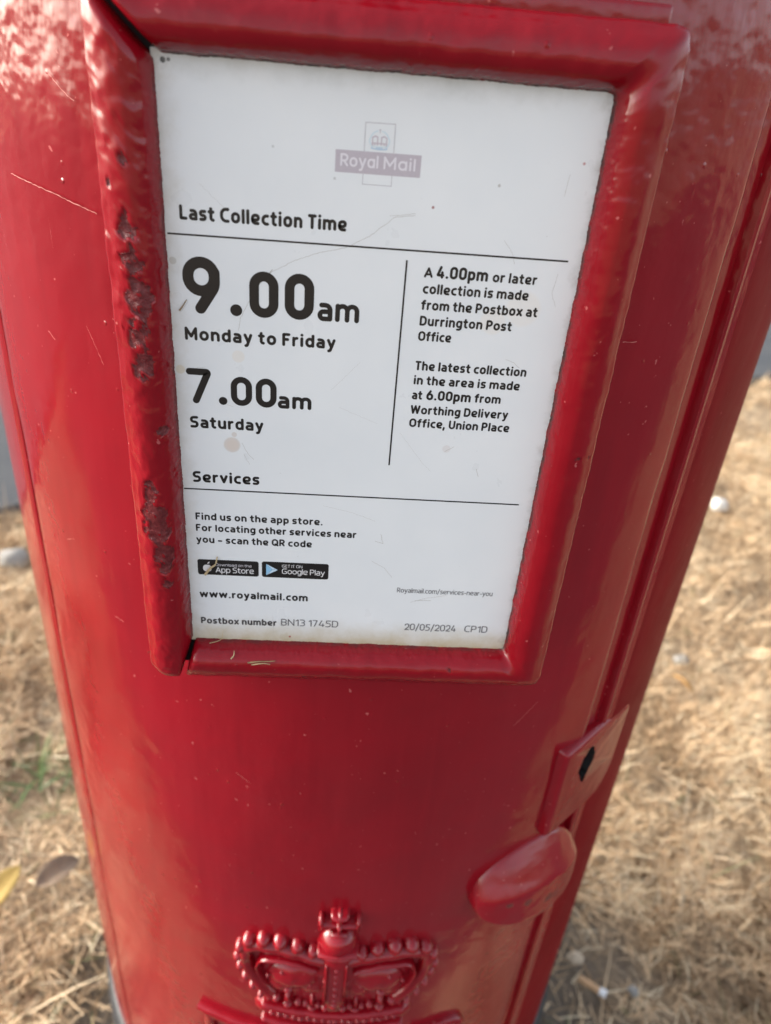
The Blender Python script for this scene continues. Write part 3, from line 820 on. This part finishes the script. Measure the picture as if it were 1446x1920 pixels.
def handle_mesh():
    bm = bmesh.new(); lay = bm.verts.layers.float.new("chip"); bm.verts.layers.float.new("grime_shade")
    uc, vc, a, bl, bu = 103.5, -288.5, 37.5, 25.0, 31.0
    NR, NA = 54, 120
    rings = []
    for i in range(NR + 1):
        rho = (i / NR) ** .85; row = []
        for k in range(NA):
            q = 2 * math.pi * k / NA
            c, s = math.cos(q), math.sin(q)
            du = a * rho * c; dv = (bu if s > 0 else bl) * rho * s
            e = math.sqrt(max(0, 1 - (du / a) ** 2)); q_ = dv / max(e, .02)
            if q_ > 8: h = 15 * max(0, (bu - q_) / (bu - 8)) ** .9
            elif q_ > -17: h = 15 + 1.2 * (8 - q_) / 25
            else: h = 16.2 * math.sqrt(max(0, 1 - ((-17 - q_) / (bl - 17)) ** 2))
            h *= e ** .75
            if i == NR: h = -2
            h += .35 * fbm(du, 0, dv, .12, 3)
            vt = bm.verts.new(on_cyl(uc + du, vc + dv, h))
            ch = 0
            for x, y, r in ((-9, 0, 3.2), (6, -6, 3.8), (12, -8, 3.2), (-20, 2, 2.4)):
                ch = max(ch, math.exp(-((du - x) ** 2 + (dv - y) ** 2) / r ** 2) * 1.0)
            vt[lay] = ch * .82
            row.append(vt)
            if i == 0: break
        rings.append(row)
    for k in range(NA): bm.faces.new((rings[0][0], rings[1][k], rings[1][(k + 1) % NA]))
    for i in range(1, NR):
        for k in range(NA): bm.faces.new((rings[i][k], rings[i + 1][k], rings[i + 1][(k + 1) % NA], rings[i][(k + 1) % NA]))
    for _ in range(4): bmesh.ops.smooth_vert(bm, verts=[v_ for v_ in bm.verts if v_ not in set(rings[NR])], factor=.5, use_axis_x=True, use_axis_y=True, use_axis_z=True)
    return bm_mesh(bm)
link("handle", handle_mesh(), PAINT_CAST, box)

PALE_SCRATCH = plain("pale_paint_scratch", (.52, .16, .14, 1), .5)
def door_scratch(pts, w):
    P = []
    for (ua, va), (ub, vb) in zip(pts[:-1], pts[1:]):
        n = max(2, int(math.hypot(ub - ua, vb - va) / 1.0))
        for k in range(n): P.append((ua + (ub - ua) * k / n + rnd.uniform(-.15, .15), va + (vb - va) * k / n + rnd.uniform(-.15, .15)))
    vs, fs = [], []
    for i, (u, v_) in enumerate(P):
        h = .75; ww = w * rnd.uniform(.3, 1)
        vs += [on_cyl(u, v_ - ww, h), on_cyl(u, v_ + ww, h)]
        if i: fs.append((2 * i - 2, 2 * i, 2 * i + 1, 2 * i - 1))
    link("scratch", mesh_of(vs, fs), PALE_SCRATCH, door, smooth=False)
for pts, w in (([(-147.7, 59.6), (-137.9, 58.3), (-122.6, 56.1), (-103.7, 52.5)], .16), ([(-116, 13.4), (-109, -.9)], .14), ([(-139, 6.3), (-134.6, 3.2)], .16), ([(79.7, 25), (86.9, 24.6)], .16),
               ([(69.5, -157.7), (81.5, -144.5)], .12), ([(-150, -91.3), (-143, -88)], .14), ([(28.3, -221.5), (28.9, -224.5)], .35), ([(-66, -262), (-64.5, -264.5)], .3), ([(-87.5, -293), (-86, -294)], .4), ([(-95.7, -318), (-94.6, -320)], .4),
               ([(-128.8, 49), (-128.6, 36)], .10), ([(-122, -120), (-115, -121)], .14), ([(-60, -190), (-52, -196)], .12), ([(-120, 92), (-112, 86), (-108, 84)], .12)): door_scratch(pts, w)

class Relief:
    def __init__(s): s.v, s.f = [], []
    def put(s, grid, wrap):
        o = len(s.v); m = len(grid[0])
        for row in grid: s.v += [on_cyl(*p) for p in row]
        for i in range(len(grid) - 1):
            for j in range(m if wrap else m - 1):
                s.f.append((o + i * m + j, o + i * m + (j + 1) % m, o + (i + 1) * m + (j + 1) % m, o + (i + 1) * m + j))
    def dome(s, u, v, ru, rv, h, rot=0, n=18, m=7, base=-.5):
        g = []
        for i in range(m + 1):
            q = math.pi / 2 * i / m; row = []
            for k in range(n):
                t = 2 * math.pi * k / n; x, y = ru * math.sin(q) * math.cos(t), rv * math.sin(q) * math.sin(t)
                row.append((u + x * math.cos(rot) - y * math.sin(rot), v + x * math.sin(rot) + y * math.cos(rot), base + (h - base) * math.cos(q)))
            g.append(row)
        s.put(g, True)
    def ridge(s, pts, w, h, base=-.6, n=9, square=False, taper=True):
        """a raised rounded rib along a path"""
        P = [Vector(p) for p in pts]; g = []
        if taper:      # rounded ends
            d0 = (P[0] - P[1]).normalized(); d1 = (P[-1] - P[-2]).normalized()
            P = [P[0] + d0 * w * .5, P[0] + d0 * w * .35] + P + [P[-1] + d1 * w * .35, P[-1] + d1 * w * .5]
        N = len(P)
        for i, p in enumerate(P):
            t = (P[min(i + 1, N - 1)] - P[max(i - 1, 0)]).normalized(); nn = Vector((-t.y, t.x))
            k = 1.0
            if taper and i in (0, N - 1): k = .05
            elif taper and i in (1, N - 2): k = .7
            row = []
            for j in range(n):
                q = math.pi * j / (n - 1); x = math.cos(q)
                y = math.sin(q) ** (.35 if square else 1)
                if square: x = max(-1, min(1, x * 1.05))
                pp = p + nn * (x * w * .5 * k); row.append((pp.x, pp.y, base + (h - base) * y * (k if taper else 1)))
            g.append(row)
        s.put(g, False)
    def mesh(s):
        s.v = [v + (Vector((v.x - AXX, v.y - AXY, 0)).normalized() * (.0007 * fbm(v.x, v.y, v.z, 150, 3))) for v in s.v]
        me = mesh_of(s.v, s.f); bm = bmesh.new(); bm.from_mesh(me); bmesh.ops.recalc_face_normals(bm, faces=bm.faces); bm.to_mesh(me); bm.free(); return me

def smooth_path(pts, n=40):
    """Catmull-Rom through the points"""
    P = [Vector(p) for p in pts]; P = [P[0] * 2 - P[1]] + P + [P[-1] * 2 - P[-2]]; out = []
    segs = len(P) - 3
    for i in range(segs):
        a, b, c, d = P[i:i + 4]
        for k in range(max(2, n // segs)):
            t = k / max(2, n // segs)
            out.append(.5 * ((2 * b) + (c - a) * t + (2 * a - 5 * b + 4 * c - d) * t * t + (3 * b - a - 3 * c + d) * t ** 3))
    out.append(P[-2]); return out

cr = Relief(); U0 = -5.6
cr.dome(U0, -356, 47, 27, 3.4, n=48, m=12)      # many coats of paint filling the hollows
for sx in (-1, 1):
    X = lambda u: U0 + sx * u
    arch = smooth_path([(X(34), -374), (X(43), -364), (X(50), -350), (X(52.0), -338), (X(49), -328.5), (X(40), -324.5), (X(27), -325.0), (X(15), -328), (X(6), -331)], 60)
    cr.ridge(arch, 8.5, 5.5)
    inner = smooth_path([(X(33), -366), (X(41), -356), (X(44.5), -345), (X(42), -336), (X(34), -332.5), (X(22), -333), (X(10), -337)], 40)
    cr.ridge(inner, 2.6, 6.2)
    for (u, v, r) in ((51.5, -357.5, 2.9), (54.5, -348, 3.1), (56.0, -339.5, 3.2), (54.5, -330.5, 3.6), (49.5, -323, 4.1), (41.0, -319, 4.4), (31.5, -318.0, 4.4), (22.0, -319.2, 4.2), (13.2, -321.5, 3.8), (47.5, -366, 2.6), (42.5, -373, 2.4)):
        cr.dome(X(u), v, r * 1.1, r * 1.1, 5.4 + r * .3)
    # velvet cap swelling inside the arch
    cr.dome(X(24), -349.5, 16.5, 11.5, 6.6, rot=-sx * .10, n=30, m=10)
    cr.dome(X(14), -356, 9, 11, 5.0); cr.dome(X(31), -358, 9, 12, 5.0)
    # cross pattee and fleur-de-lys on the circlet
    for (u, v, ru, rv, h) in ((33, -371, 3.2, 3.0, 6.6), (26.5, -368, 2.6, 4.8, 6.8), (26.5, -376, 3.6, 2.6, 6.6), (20.5, -372, 3.0, 3.0, 6.6), (26.5, -361, 3.6, 2.8, 6.6), (12.5, -369, 1.9, 5.0, 6.6), (9.0, -373, 2.6, 2.1, 6.2), (16.0, -373, 2.6, 2.1, 6.2), (38, -374, 2.0, 3.2, 5.8), (12.5, -378, 3.3, 1.8, 6.0)):
        cr.dome(X(u), v, ru, rv, h)
    for k in range(9): cr.dome(X(1.5 + k * 4.3), -389.5 + .0016 * (k * 4.3) ** 2, 1.6 if k % 2 else 2.3, 2.3 if k % 2 else 1.6, 6.4, n=12, m=5)
    for q in range(5): cr.dome(X(6 + q * 8.0), -347 - 4 * math.sin(q * 1.7), 1.6, 1.5, 6.4, n=10, m=4)
# central arch with jewels
cr.ridge([(U0, -326), (U0, -338), (U0, -350), (U0, -362), (U0, -374)], 13.5, 7.0, square=True)
cr.ridge([(U0 - 5.4, -328), (U0 - 5.4, -366)], 2.4, 8.2); cr.ridge([(U0 + 5.4, -328), (U0 + 5.4, -366)], 2.4, 8.2)
for k in range(6): cr.dome(U0, -331.5 - k * 6.3, 2.6, 2.1, 8.2, n=12, m=5)
cr.dome(U0, -369, 4, 4.6, 8.8); cr.dome(U0 - 5, -373, 3, 2.4, 7.6); cr.dome(U0 + 5, -373, 3, 2.4, 7.6)
# orb and cross
cr.dome(U0, -312, 11.0, 10.5, 9.5, n=30, m=12); cr.ridge([(U0 - 10, -312.5), (U0, -314), (U0 + 10, -312.5)], 2.4, 10.6); cr.dome(U0, -322.5, 13, 3.2, 7.5, n=24)
for ang in range(4):
    q = ang * math.pi / 2; d = Vector((math.cos(q), math.sin(q))); nn = Vector((-d.y, d.x)); cc = Vector((U0, -292.0))
    L_ = 9.8 if ang % 2 == 0 else 7.2
    cr.ridge([cc + d * (k / 5 * L_) for k in range(6)], 3.6, 6.5)
    cr.ridge([cc + d * L_ - nn * 3.6, cc + d * (L_ - .8), cc + d * L_ + nn * 3.6], 3.4, 7.0)
cr.dome(U0, -292, 2.6, 2.6, 8.0)
# circlet
for v0, w_, h_ in ((-382.5, 3.0, 6.8), (-398.5, 3.4, 7.0), (-390.5, 14.0, 5.0)):
    cr.ridge([(U0 + t, v0 + .0016 * t * t) for t in np.linspace(-41, 41, 40)], w_, h_)
link("crown", cr.mesh(), PAINT_CAST, box)

# the letters either side and below the crown: raised strokes
def raised_letter(strokes, w=7.0, h=4.2):
    r_ = Relief()
    for s in strokes: r_.ridge(s, w, h, square=True, n=13, taper=False)
    me = r_.mesh(); return me
def ln(a, b, n=14): return [(a[0] + (b[0] - a[0]) * k / n, a[1] + (b[1] - a[1]) * k / n) for k in range(n + 1)]
vt_, vb_ = -419.0, -474.0
link("raised_letter", raised_letter([ln((-92, vt_), (-46, vt_)), ln((-84, vt_ - 1), (-84, vb_)), ln((-92, vb_), (-46, vb_)), ln((-83, -446), (-56, -446)), ln((-49, vt_ - 2), (-49, -431), 4), ln((-49, vb_ + 2), (-49, -462), 4)]), PAINT, box)
bowlR = smooth_path([(46, vt_), (66, vt_), (77, -424), (79, -434), (73, -444), (56, -447)], 30)
link("raised_letter", raised_letter([[(p.x, p.y) for p in bowlR], ln((51, vt_), (51, vb_)), ln((64, -447), (84, vb_)), ln((44, vb_), (60, vb_))]), PAINT, box)
for uu in (-17, 6):
    link("raised_letter", raised_letter([ln((uu, vt_ - 4), (uu, vb_)), ln((uu - 7, vt_ - 3), (uu + 7, vt_ - 3), 6), ln((uu - 7, vb_), (uu + 7, vb_), 6)]), PAINT, box)

# ------------------------------------------------------------------ dry grass: one matted mass of blades
def straw_material():
    t = NT("dry_grass_blades")
    a = t.n("Attribute"); a.attribute_name = "tone"; g = t.n("Attribute"); g.attribute_name = "green"
    r = t.n("ValToRGB"); cr_ = r.color_ramp
    cr_.elements[0].position = 0; cr_.elements[0].color = (.16, .105, .06, 1)
    cr_.elements[1].position = 1; cr_.elements[1].color = (.84, .71, .50, 1)
    for pos, col in ((.25, (.31, .205, .112, 1)), (.6, (.70, .50, .305, 1)), (.85, (.80, .62, .40, 1))):
        e = cr_.elements.new(pos); e.color = col
    t.l(a.outputs["Fac"], r.inputs[0])
    col = t.mix(g.outputs["Fac"], r.outputs[0], (.075, .13, .03, 1))
    t.set(Base_Color=col, Roughness=.7)
    tr = t.n("BsdfTranslucent"); t.l(col, tr.inputs[0]); ms = t.n("MixShader"); ms.inputs[0].default_value = .25
    out = t.t.nodes["Material Output"]; t.l(t.b.outputs[0], ms.inputs[1]); t.l(tr.outputs[0], ms.inputs[2]); t.l(ms.outputs[0], out.inputs[0])
    return t.m
STRAW = straw_material()

def grass_mesh():
    rg = np.random.default_rng(11)
    def region(n, x0, x1, y0, y1):
        return np.stack([rg.uniform(x0, x1, n), rg.uniform(y0, y1, n)], 1)
    pts = np.concatenate([region(120000, -1.05, -.20, .0, 1.45), region(80000, .18, .95, -.05, .8), region(140000, .3, 1.9, .5, 2.5), region(40000, .15, .75, -.1, .55),
                          region(26000, -2.4, 2.4, -.3, .2), region(12000, -2.6, -.9, -.3, 1.4), region(9000, 1.0, 2.8, -.4, 1.0), region(8000, -.5, .6, .1, 2.0)])
    # keep off the road, out of the box; thin out bare patches
    side = (pts[:, 0] - e0.x) * en.x + (pts[:, 1] - e0.y) * en.y
    rr = np.hypot(pts[:, 0] - AXX, pts[:, 1] - AXY)
    def vnoise(p, s, seed):
        r2 = np.random.default_rng(seed); T = r2.random((64, 64)); q = p * s; i = np.floor(q).astype(int); f = q - i; f = f * f * (3 - 2 * f)
        g = lambda a, b: T[(i[:, 0] + a) % 64, (i[:, 1] + b) % 64]
        return (g(0, 0) * (1 - f[:, 0]) + g(1, 0) * f[:, 0]) * (1 - f[:, 1]) + (g(0, 1) * (1 - f[:, 0]) + g(1, 1) * f[:, 0]) * f[:, 1]
    dens = .35 * vnoise(pts, 5, 1) + .35 * vnoise(pts, 14, 2) + .3 * vnoise(pts, 33, 3)
    nearbase = np.clip((rr - .235) / .12, 0, 1)
    bare = np.maximum(np.exp(-(((pts[:, 0] - .30) / .10) ** 2 + ((pts[:, 1] - .23) / .10) ** 2)), .9 * np.exp(-(((pts[:, 0] + .33) / .10) ** 2 + ((pts[:, 1] - .36) / .07) ** 2)))
    keep = (pts[:, 1] > -.143 + .22 * np.clip(-pts[:, 0] - .30, 0, 1.2) + .02 * (dens - .5)) & (side < .03 + .05 * (dens - .5)) & (rr > .232) & (rg.random(len(pts)) < np.clip((dens - .25) * 3.0, .05, 1) * .9 * (.12 + .88 * nearbase) * (1 - .8 * bare))
    pts = pts[keep]; dens = dens[keep]; n = len(pts)
    ang = rg.uniform(0, 2 * math.pi, n) + 1.5 * (vnoise(pts, 9, 4) - .5)
    L = rg.uniform(.012, .044, n) * (.7 + .6 * dens); wd = rg.uniform(.0009, .0024, n)
    long_ = rg.random(n) < .035; L = np.where(long_, rg.uniform(.055, .10, n), L); wd = np.where(long_, rg.uniform(.0011, .0022, n), wd)
    lean = np.clip(rg.normal(.35, .35, n), 0, 1.35)       # elevation of the blade
    lean = np.where(rg.random(n) < .38, lean * .3, lean + .25 * vnoise(pts, 30, 12))
    curve = np.where(long_, rg.normal(-.1, .12, n), rg.normal(-.2, .3, n))
    K = 4
    d = np.stack([np.cos(ang), np.sin(ang)], 1)
    tw = ang + np.pi / 2 + rg.normal(0, .5, n)
    sd_ = np.stack([np.cos(tw), np.sin(tw)], 1)
    zb = rg.uniform(.000, .008, n) + .040 * np.clip(dens - .35, 0, 1)
    V = np.zeros((n, K, 2, 3), np.float32)
    px = pts[:, 0].copy(); py = pts[:, 1].copy(); pz = zb.copy()
    for k in range(K):
        w = wd * (1 - .75 * (k / (K - 1)) ** 2)
        for s, sg in ((0, -.5), (1, .5)):
            V[:, k, s, 0] = px + sd_[:, 0] * w * sg; V[:, k, s, 1] = py + sd_[:, 1] * w * sg; V[:, k, s, 2] = np.maximum(pz, .001) + w * sg * .5
        e = lean + curve * (k / (K - 1)); st = L / (K - 1)
        px += d[:, 0] * np.cos(e) * st; py += d[:, 1] * np.cos(e) * st; pz += np.sin(e) * st
    V = V.reshape(-1, 3)
    base = (np.arange(n) * K * 2)[:, None, None]
    q = np.array([[2 * k, 2 * k + 1, 2 * k + 3, 2 * k + 2] for k in range(K - 1)])[None]
    F = (base + q).reshape(-1)
    me = bpy.data.meshes.new("mesh")
    me.vertices.add(len(V)); me.vertices.foreach_set("co", V.reshape(-1))
    nf = n * (K - 1)
    me.loops.add(nf * 4); me.loops.foreach_set("vertex_index", F.astype(np.int32))
    me.polygons.add(nf); me.polygons.foreach_set("loop_start", np.arange(0, nf * 4, 4, dtype=np.int32)); me.polygons.foreach_set("loop_total", np.full(nf, 4, np.int32))
    me.update(calc_edges=True)
    tone = np.clip(rg.normal(.64, .30, n) + .55 * (vnoise(pts, 8, 9) - .5) + .35 * (vnoise(pts, 24, 10) - .5), 0, 1)
    grn = np.where(rg.random(n) < .012, .8, 0.0)
    gp = np.exp(-(((pts[:, 0] + .40) / .07) ** 2 + ((pts[:, 1] - .50) / .06) ** 2)); grn = np.where(rg.random(n) < gp * .6, .9, grn)
    for nm, arr in (("tone", tone), ("green", grn)):
        at = me.attributes.new(nm, 'FLOAT', 'POINT'); at.data.foreach_set("value", np.repeat(arr, K * 2).astype(np.float32))
    return me
tag(link("grass", grass_mesh(), STRAW), "matted dry straw-coloured grass covering the verge around the pillar box", "grass", kind="stuff")

# ------------------------------------------------------------------ small things lying about
def tube_mesh(path, r0, r1=None, n=8):
    P = [Vector(p) for p in path]; r1 = r0 if r1 is None else r1; vs, fs = [], []
    for i, p in enumerate(P):
        t = (P[min(i + 1, len(P) - 1)] - P[max(i - 1, 0)]).normalized(); up = Vector((0, 0, 1)) if abs(t.z) < .9 else Vector((1, 0, 0))
        a = t.cross(up).normalized(); b = t.cross(a); r = r0 + (r1 - r0) * i / (len(P) - 1)
        for k in range(n): q = 2 * math.pi * k / n; vs.append(p + a * (r * math.cos(q)) + b * (r * math.sin(q)))
    for i in range(len(P) - 1):
        for k in range(n): fs.append((i * n + k, i * n + (k + 1) % n, (i + 1) * n + (k + 1) % n, (i + 1) * n + k))
    fs.append(tuple(range(n))); fs.append(tuple((len(P) - 1) * n + k for k in range(n))); return mesh_of(vs, fs)

STRAW_BIT = plain("pale_straw", (.56, .43, .24, 1), .6, .3, 900, .3)
STRAW_BROWN = plain("brown_straw", (.33, .22, .11, 1), .6, .3, 900, .4)
def straw(label, pts, r, m):
    P = smooth_path([Vector(p) for p in pts], 12)
    c = P[0].copy()
    o = link("grass_straw", tube_mesh([p - c for p in P], r, r * .45, 6), m); o.location = c
    tag(o, label, "straw", "bits of dry grass stuck to the notice"); return o
def pl(x, z, h): return (x * MM, -h * MM, PLATE_Z + z * MM)
straw("short tan straw stuck to the white plate just left of the large 9", [pl(-59.6, 31.2, .4), pl(-58.6, 32.6, .5), pl(-57.2, 34.7, .5)], .00030, STRAW_BROWN)
straw("pale bent straw lying across the left app store badge", [pl(-56.2, -68.0, .5), pl(-54.0, -64.6, .9), pl(-52.2, -63.0, .9), pl(-51.4, -59.6, .7)], .00055, STRAW_BIT)
straw("fine pale hair of grass hanging over the lower left corner of the plate", [pl(-55.6, -99.5, 2.6), pl(-53, -99.2, 1.8), pl(-51.0, -98.3, 1.0), pl(-50.4, -94.7, .6)], .00016, STRAW_BIT)
straw("tan straw lying along the bottom rail of the frame, left of centre", [pl(-40.0, -103.9, 8.3), pl(-36, -103.2, 8.2), pl(-32, -103.0, 8.1), pl(-29.4, -102.7, 8.0)], .00035, STRAW_BROWN)
straw("short pale straw forked beside the straw on the bottom rail", [pl(-38.5, -104.4, 8.8), pl(-34, -103.6, 8.7), pl(-31.2, -103.9, 8.7)], .00022, STRAW_BIT)
straw("tiny pale straw at the left end of the bottom rail", [pl(-46.6, -102.8, 7.6), pl(-45.6, -101.6, 7.0), pl(-45.5, -100.3, 5.6)], .00028, STRAW_BIT)

# cigarette end on the bare soil
butt = empty("cigarette_end", (.311, .222, .020)); butt.rotation_euler = (0, math.radians(4), math.radians(-33))
tag(butt, "tan cigarette end with a white tip lying on bare soil right of the pillar box", "cigarette end")
link("filter", tube_mesh([(-.016, 0, 0), (-.015, 0, 0), (.0, 0, 0), (.008, 0, 0)], .0040, None, 16), plain("tan_filter_paper", (.55, .33, .17, 1), .7, .2, 600, .25), butt)
link("paper", tube_mesh([(.008, 0, 0), (.012, .0003, 0), (.0160, .0006, .0004)], .0041, .0046, 16), plain("white_paper", (.78, .77, .76, 1), .8, .2, 600, .1), butt)

def pebble(name, label, cat, loc, size, m, group=None, seed=0):
    bm = bmesh.new(); bmesh.ops.create_icosphere(bm, subdivisions=3, radius=1)
    for vt in bm.verts:
        k = 1 + .28 * noise.noise(vt.co * 1.3 + Vector((seed * 3.1, 0, 0))) + .10 * noise.noise(vt.co * 3 + Vector((seed, 2, 0)))
        vt.co = Vector((vt.co.x * size[0], vt.co.y * size[1], vt.co.z * size[2])) * k
    o = link(name, bm_mesh(bm), m); o.location = loc; tag(o, label, cat, group); return o
CHALK = plain("pale_stone", (.29, .275, .25, 1), .8, .5, 200, .25); STONE = plain("grey_stone", (.16, .155, .15, 1), .85, .5, 200, .3); WHITE = plain("white_flint", (.64, .62, .57, 1), .8, .3, 200, .1)
pebble("pebble", "pale stone at the road edge left of the pillar box", "stone", (-.640, 1.03, .016), (.030, .024, .018), CHALK, "stones lying on the dry verge", 1)
pebble("pebble", "bright white stone on the grass, farthest up the right side", "stone", (.955, 1.37, .035), (.020, .017, .018), WHITE, "stones lying on the dry verge", 3)
pebble("pebble", "small rounded whitish pebble right of the cigarette end", "stone", (.357, .217, .020), (.0065, .006, .005), CHALK, "stones lying on the dry verge", 4)
pebble("pebble", "beige lump of soil between the pillar box and the cigarette end", "stone", (.300, .255, .016), (.010, .008, .007), plain("clay", (.48, .38, .27, 1), .9, .5, 200, .2), "stones lying on the dry verge", 5)
pebble("pebble", "pale stone half sunk in grass right of the lock plate", "stone", (.635, .79, .020), (.014, .012, .010), CHALK, "stones lying on the dry verge", 7)

def leaf(label, loc, L, Wd, rot, m, curl=.5):
    vs, fs = [], []
    for i in range(13):
        t = i / 12; w = Wd * math.sin(math.pi * min(1, t * 1.02)) ** .7 * (1 - .25 * t)
        for j in range(5):
            s = (j - 2) / 2
            vs.append(((t - .5) * L, s * w * .5 * (1 + .08 * math.sin(9 * t)), .3 * w * curl * s * s + .10 * L * curl * math.sin(2.4 * t) ** 2))
    for i in range(12):
        for j in range(4): fs.append((i * 5 + j, i * 5 + j + 1, (i + 1) * 5 + j + 1, (i + 1) * 5 + j))
    o = link("fallen_leaf", mesh_of(vs, fs), m); o.location = loc; o.rotation_euler = rot
    md = o.modifiers.new("thick", 'SOLIDIFY'); md.thickness = .0006
    tag(o, label, "leaf", "dead leaves lying in the dry grass"); return o
leaf("yellow fallen leaf in the grass at the lower left", (-.380, .322, .036), .056, .034, (.25, -.2, 1.1), plain("yellow_leaf", (.66, .45, .12, 1), .6, .3, 200, .3))
leaf("curled brown fallen leaf between the yellow leaf and the pillar box", (-.325, .345, .030), .060, .034, (.3, .2, .9), plain("brown_leaf", (.33, .235, .155, 1), .7, .5, 200, .3), 1.0)
leaf("orange brown leaf curled in the grass right of the keyhole", (.60, .71, .036), .050, .024, (.6, .1, 2.1), plain("orange_leaf", (.40, .22, .07, 1), .7, .4, 200, .4), 1.0)

GREEN = plain("green_blade", (.085, .15, .035, 1), .5, .2, 300, .4)
tuft = empty("grass_tuft", (-.395, .50, .004)); tag(tuft, "small tuft of green grass among the dry straw left of the pillar box", "grass tuft")
for k in range(16):
    q = rnd.uniform(0, 6.28); L = rnd.uniform(.035, .085); vs, fs = [], []; ln_ = rnd.uniform(.3, 1.1); w = rnd.uniform(.0016, .0032)
    bx, by = rnd.uniform(-.03, .03), rnd.uniform(-.03, .03); p = Vector((bx, by, 0)); e = rnd.uniform(.7, 1.3)
    for i in range(7):
        ww = w * (1 - (i / 6) ** 2 * .9); sx_ = Vector((-math.sin(q), math.cos(q), 0)) * ww
        vs += [p - sx_, p + sx_]
        if i: fs.append((2 * i - 2, 2 * i - 1, 2 * i + 1, 2 * i))
        e -= ln_ / 6 * 1.2; p = p + Vector((math.cos(q) * math.cos(e), math.sin(q) * math.cos(e), math.sin(e))) * (L / 6)
    link("blade", mesh_of(vs, fs), GREEN, tuft)
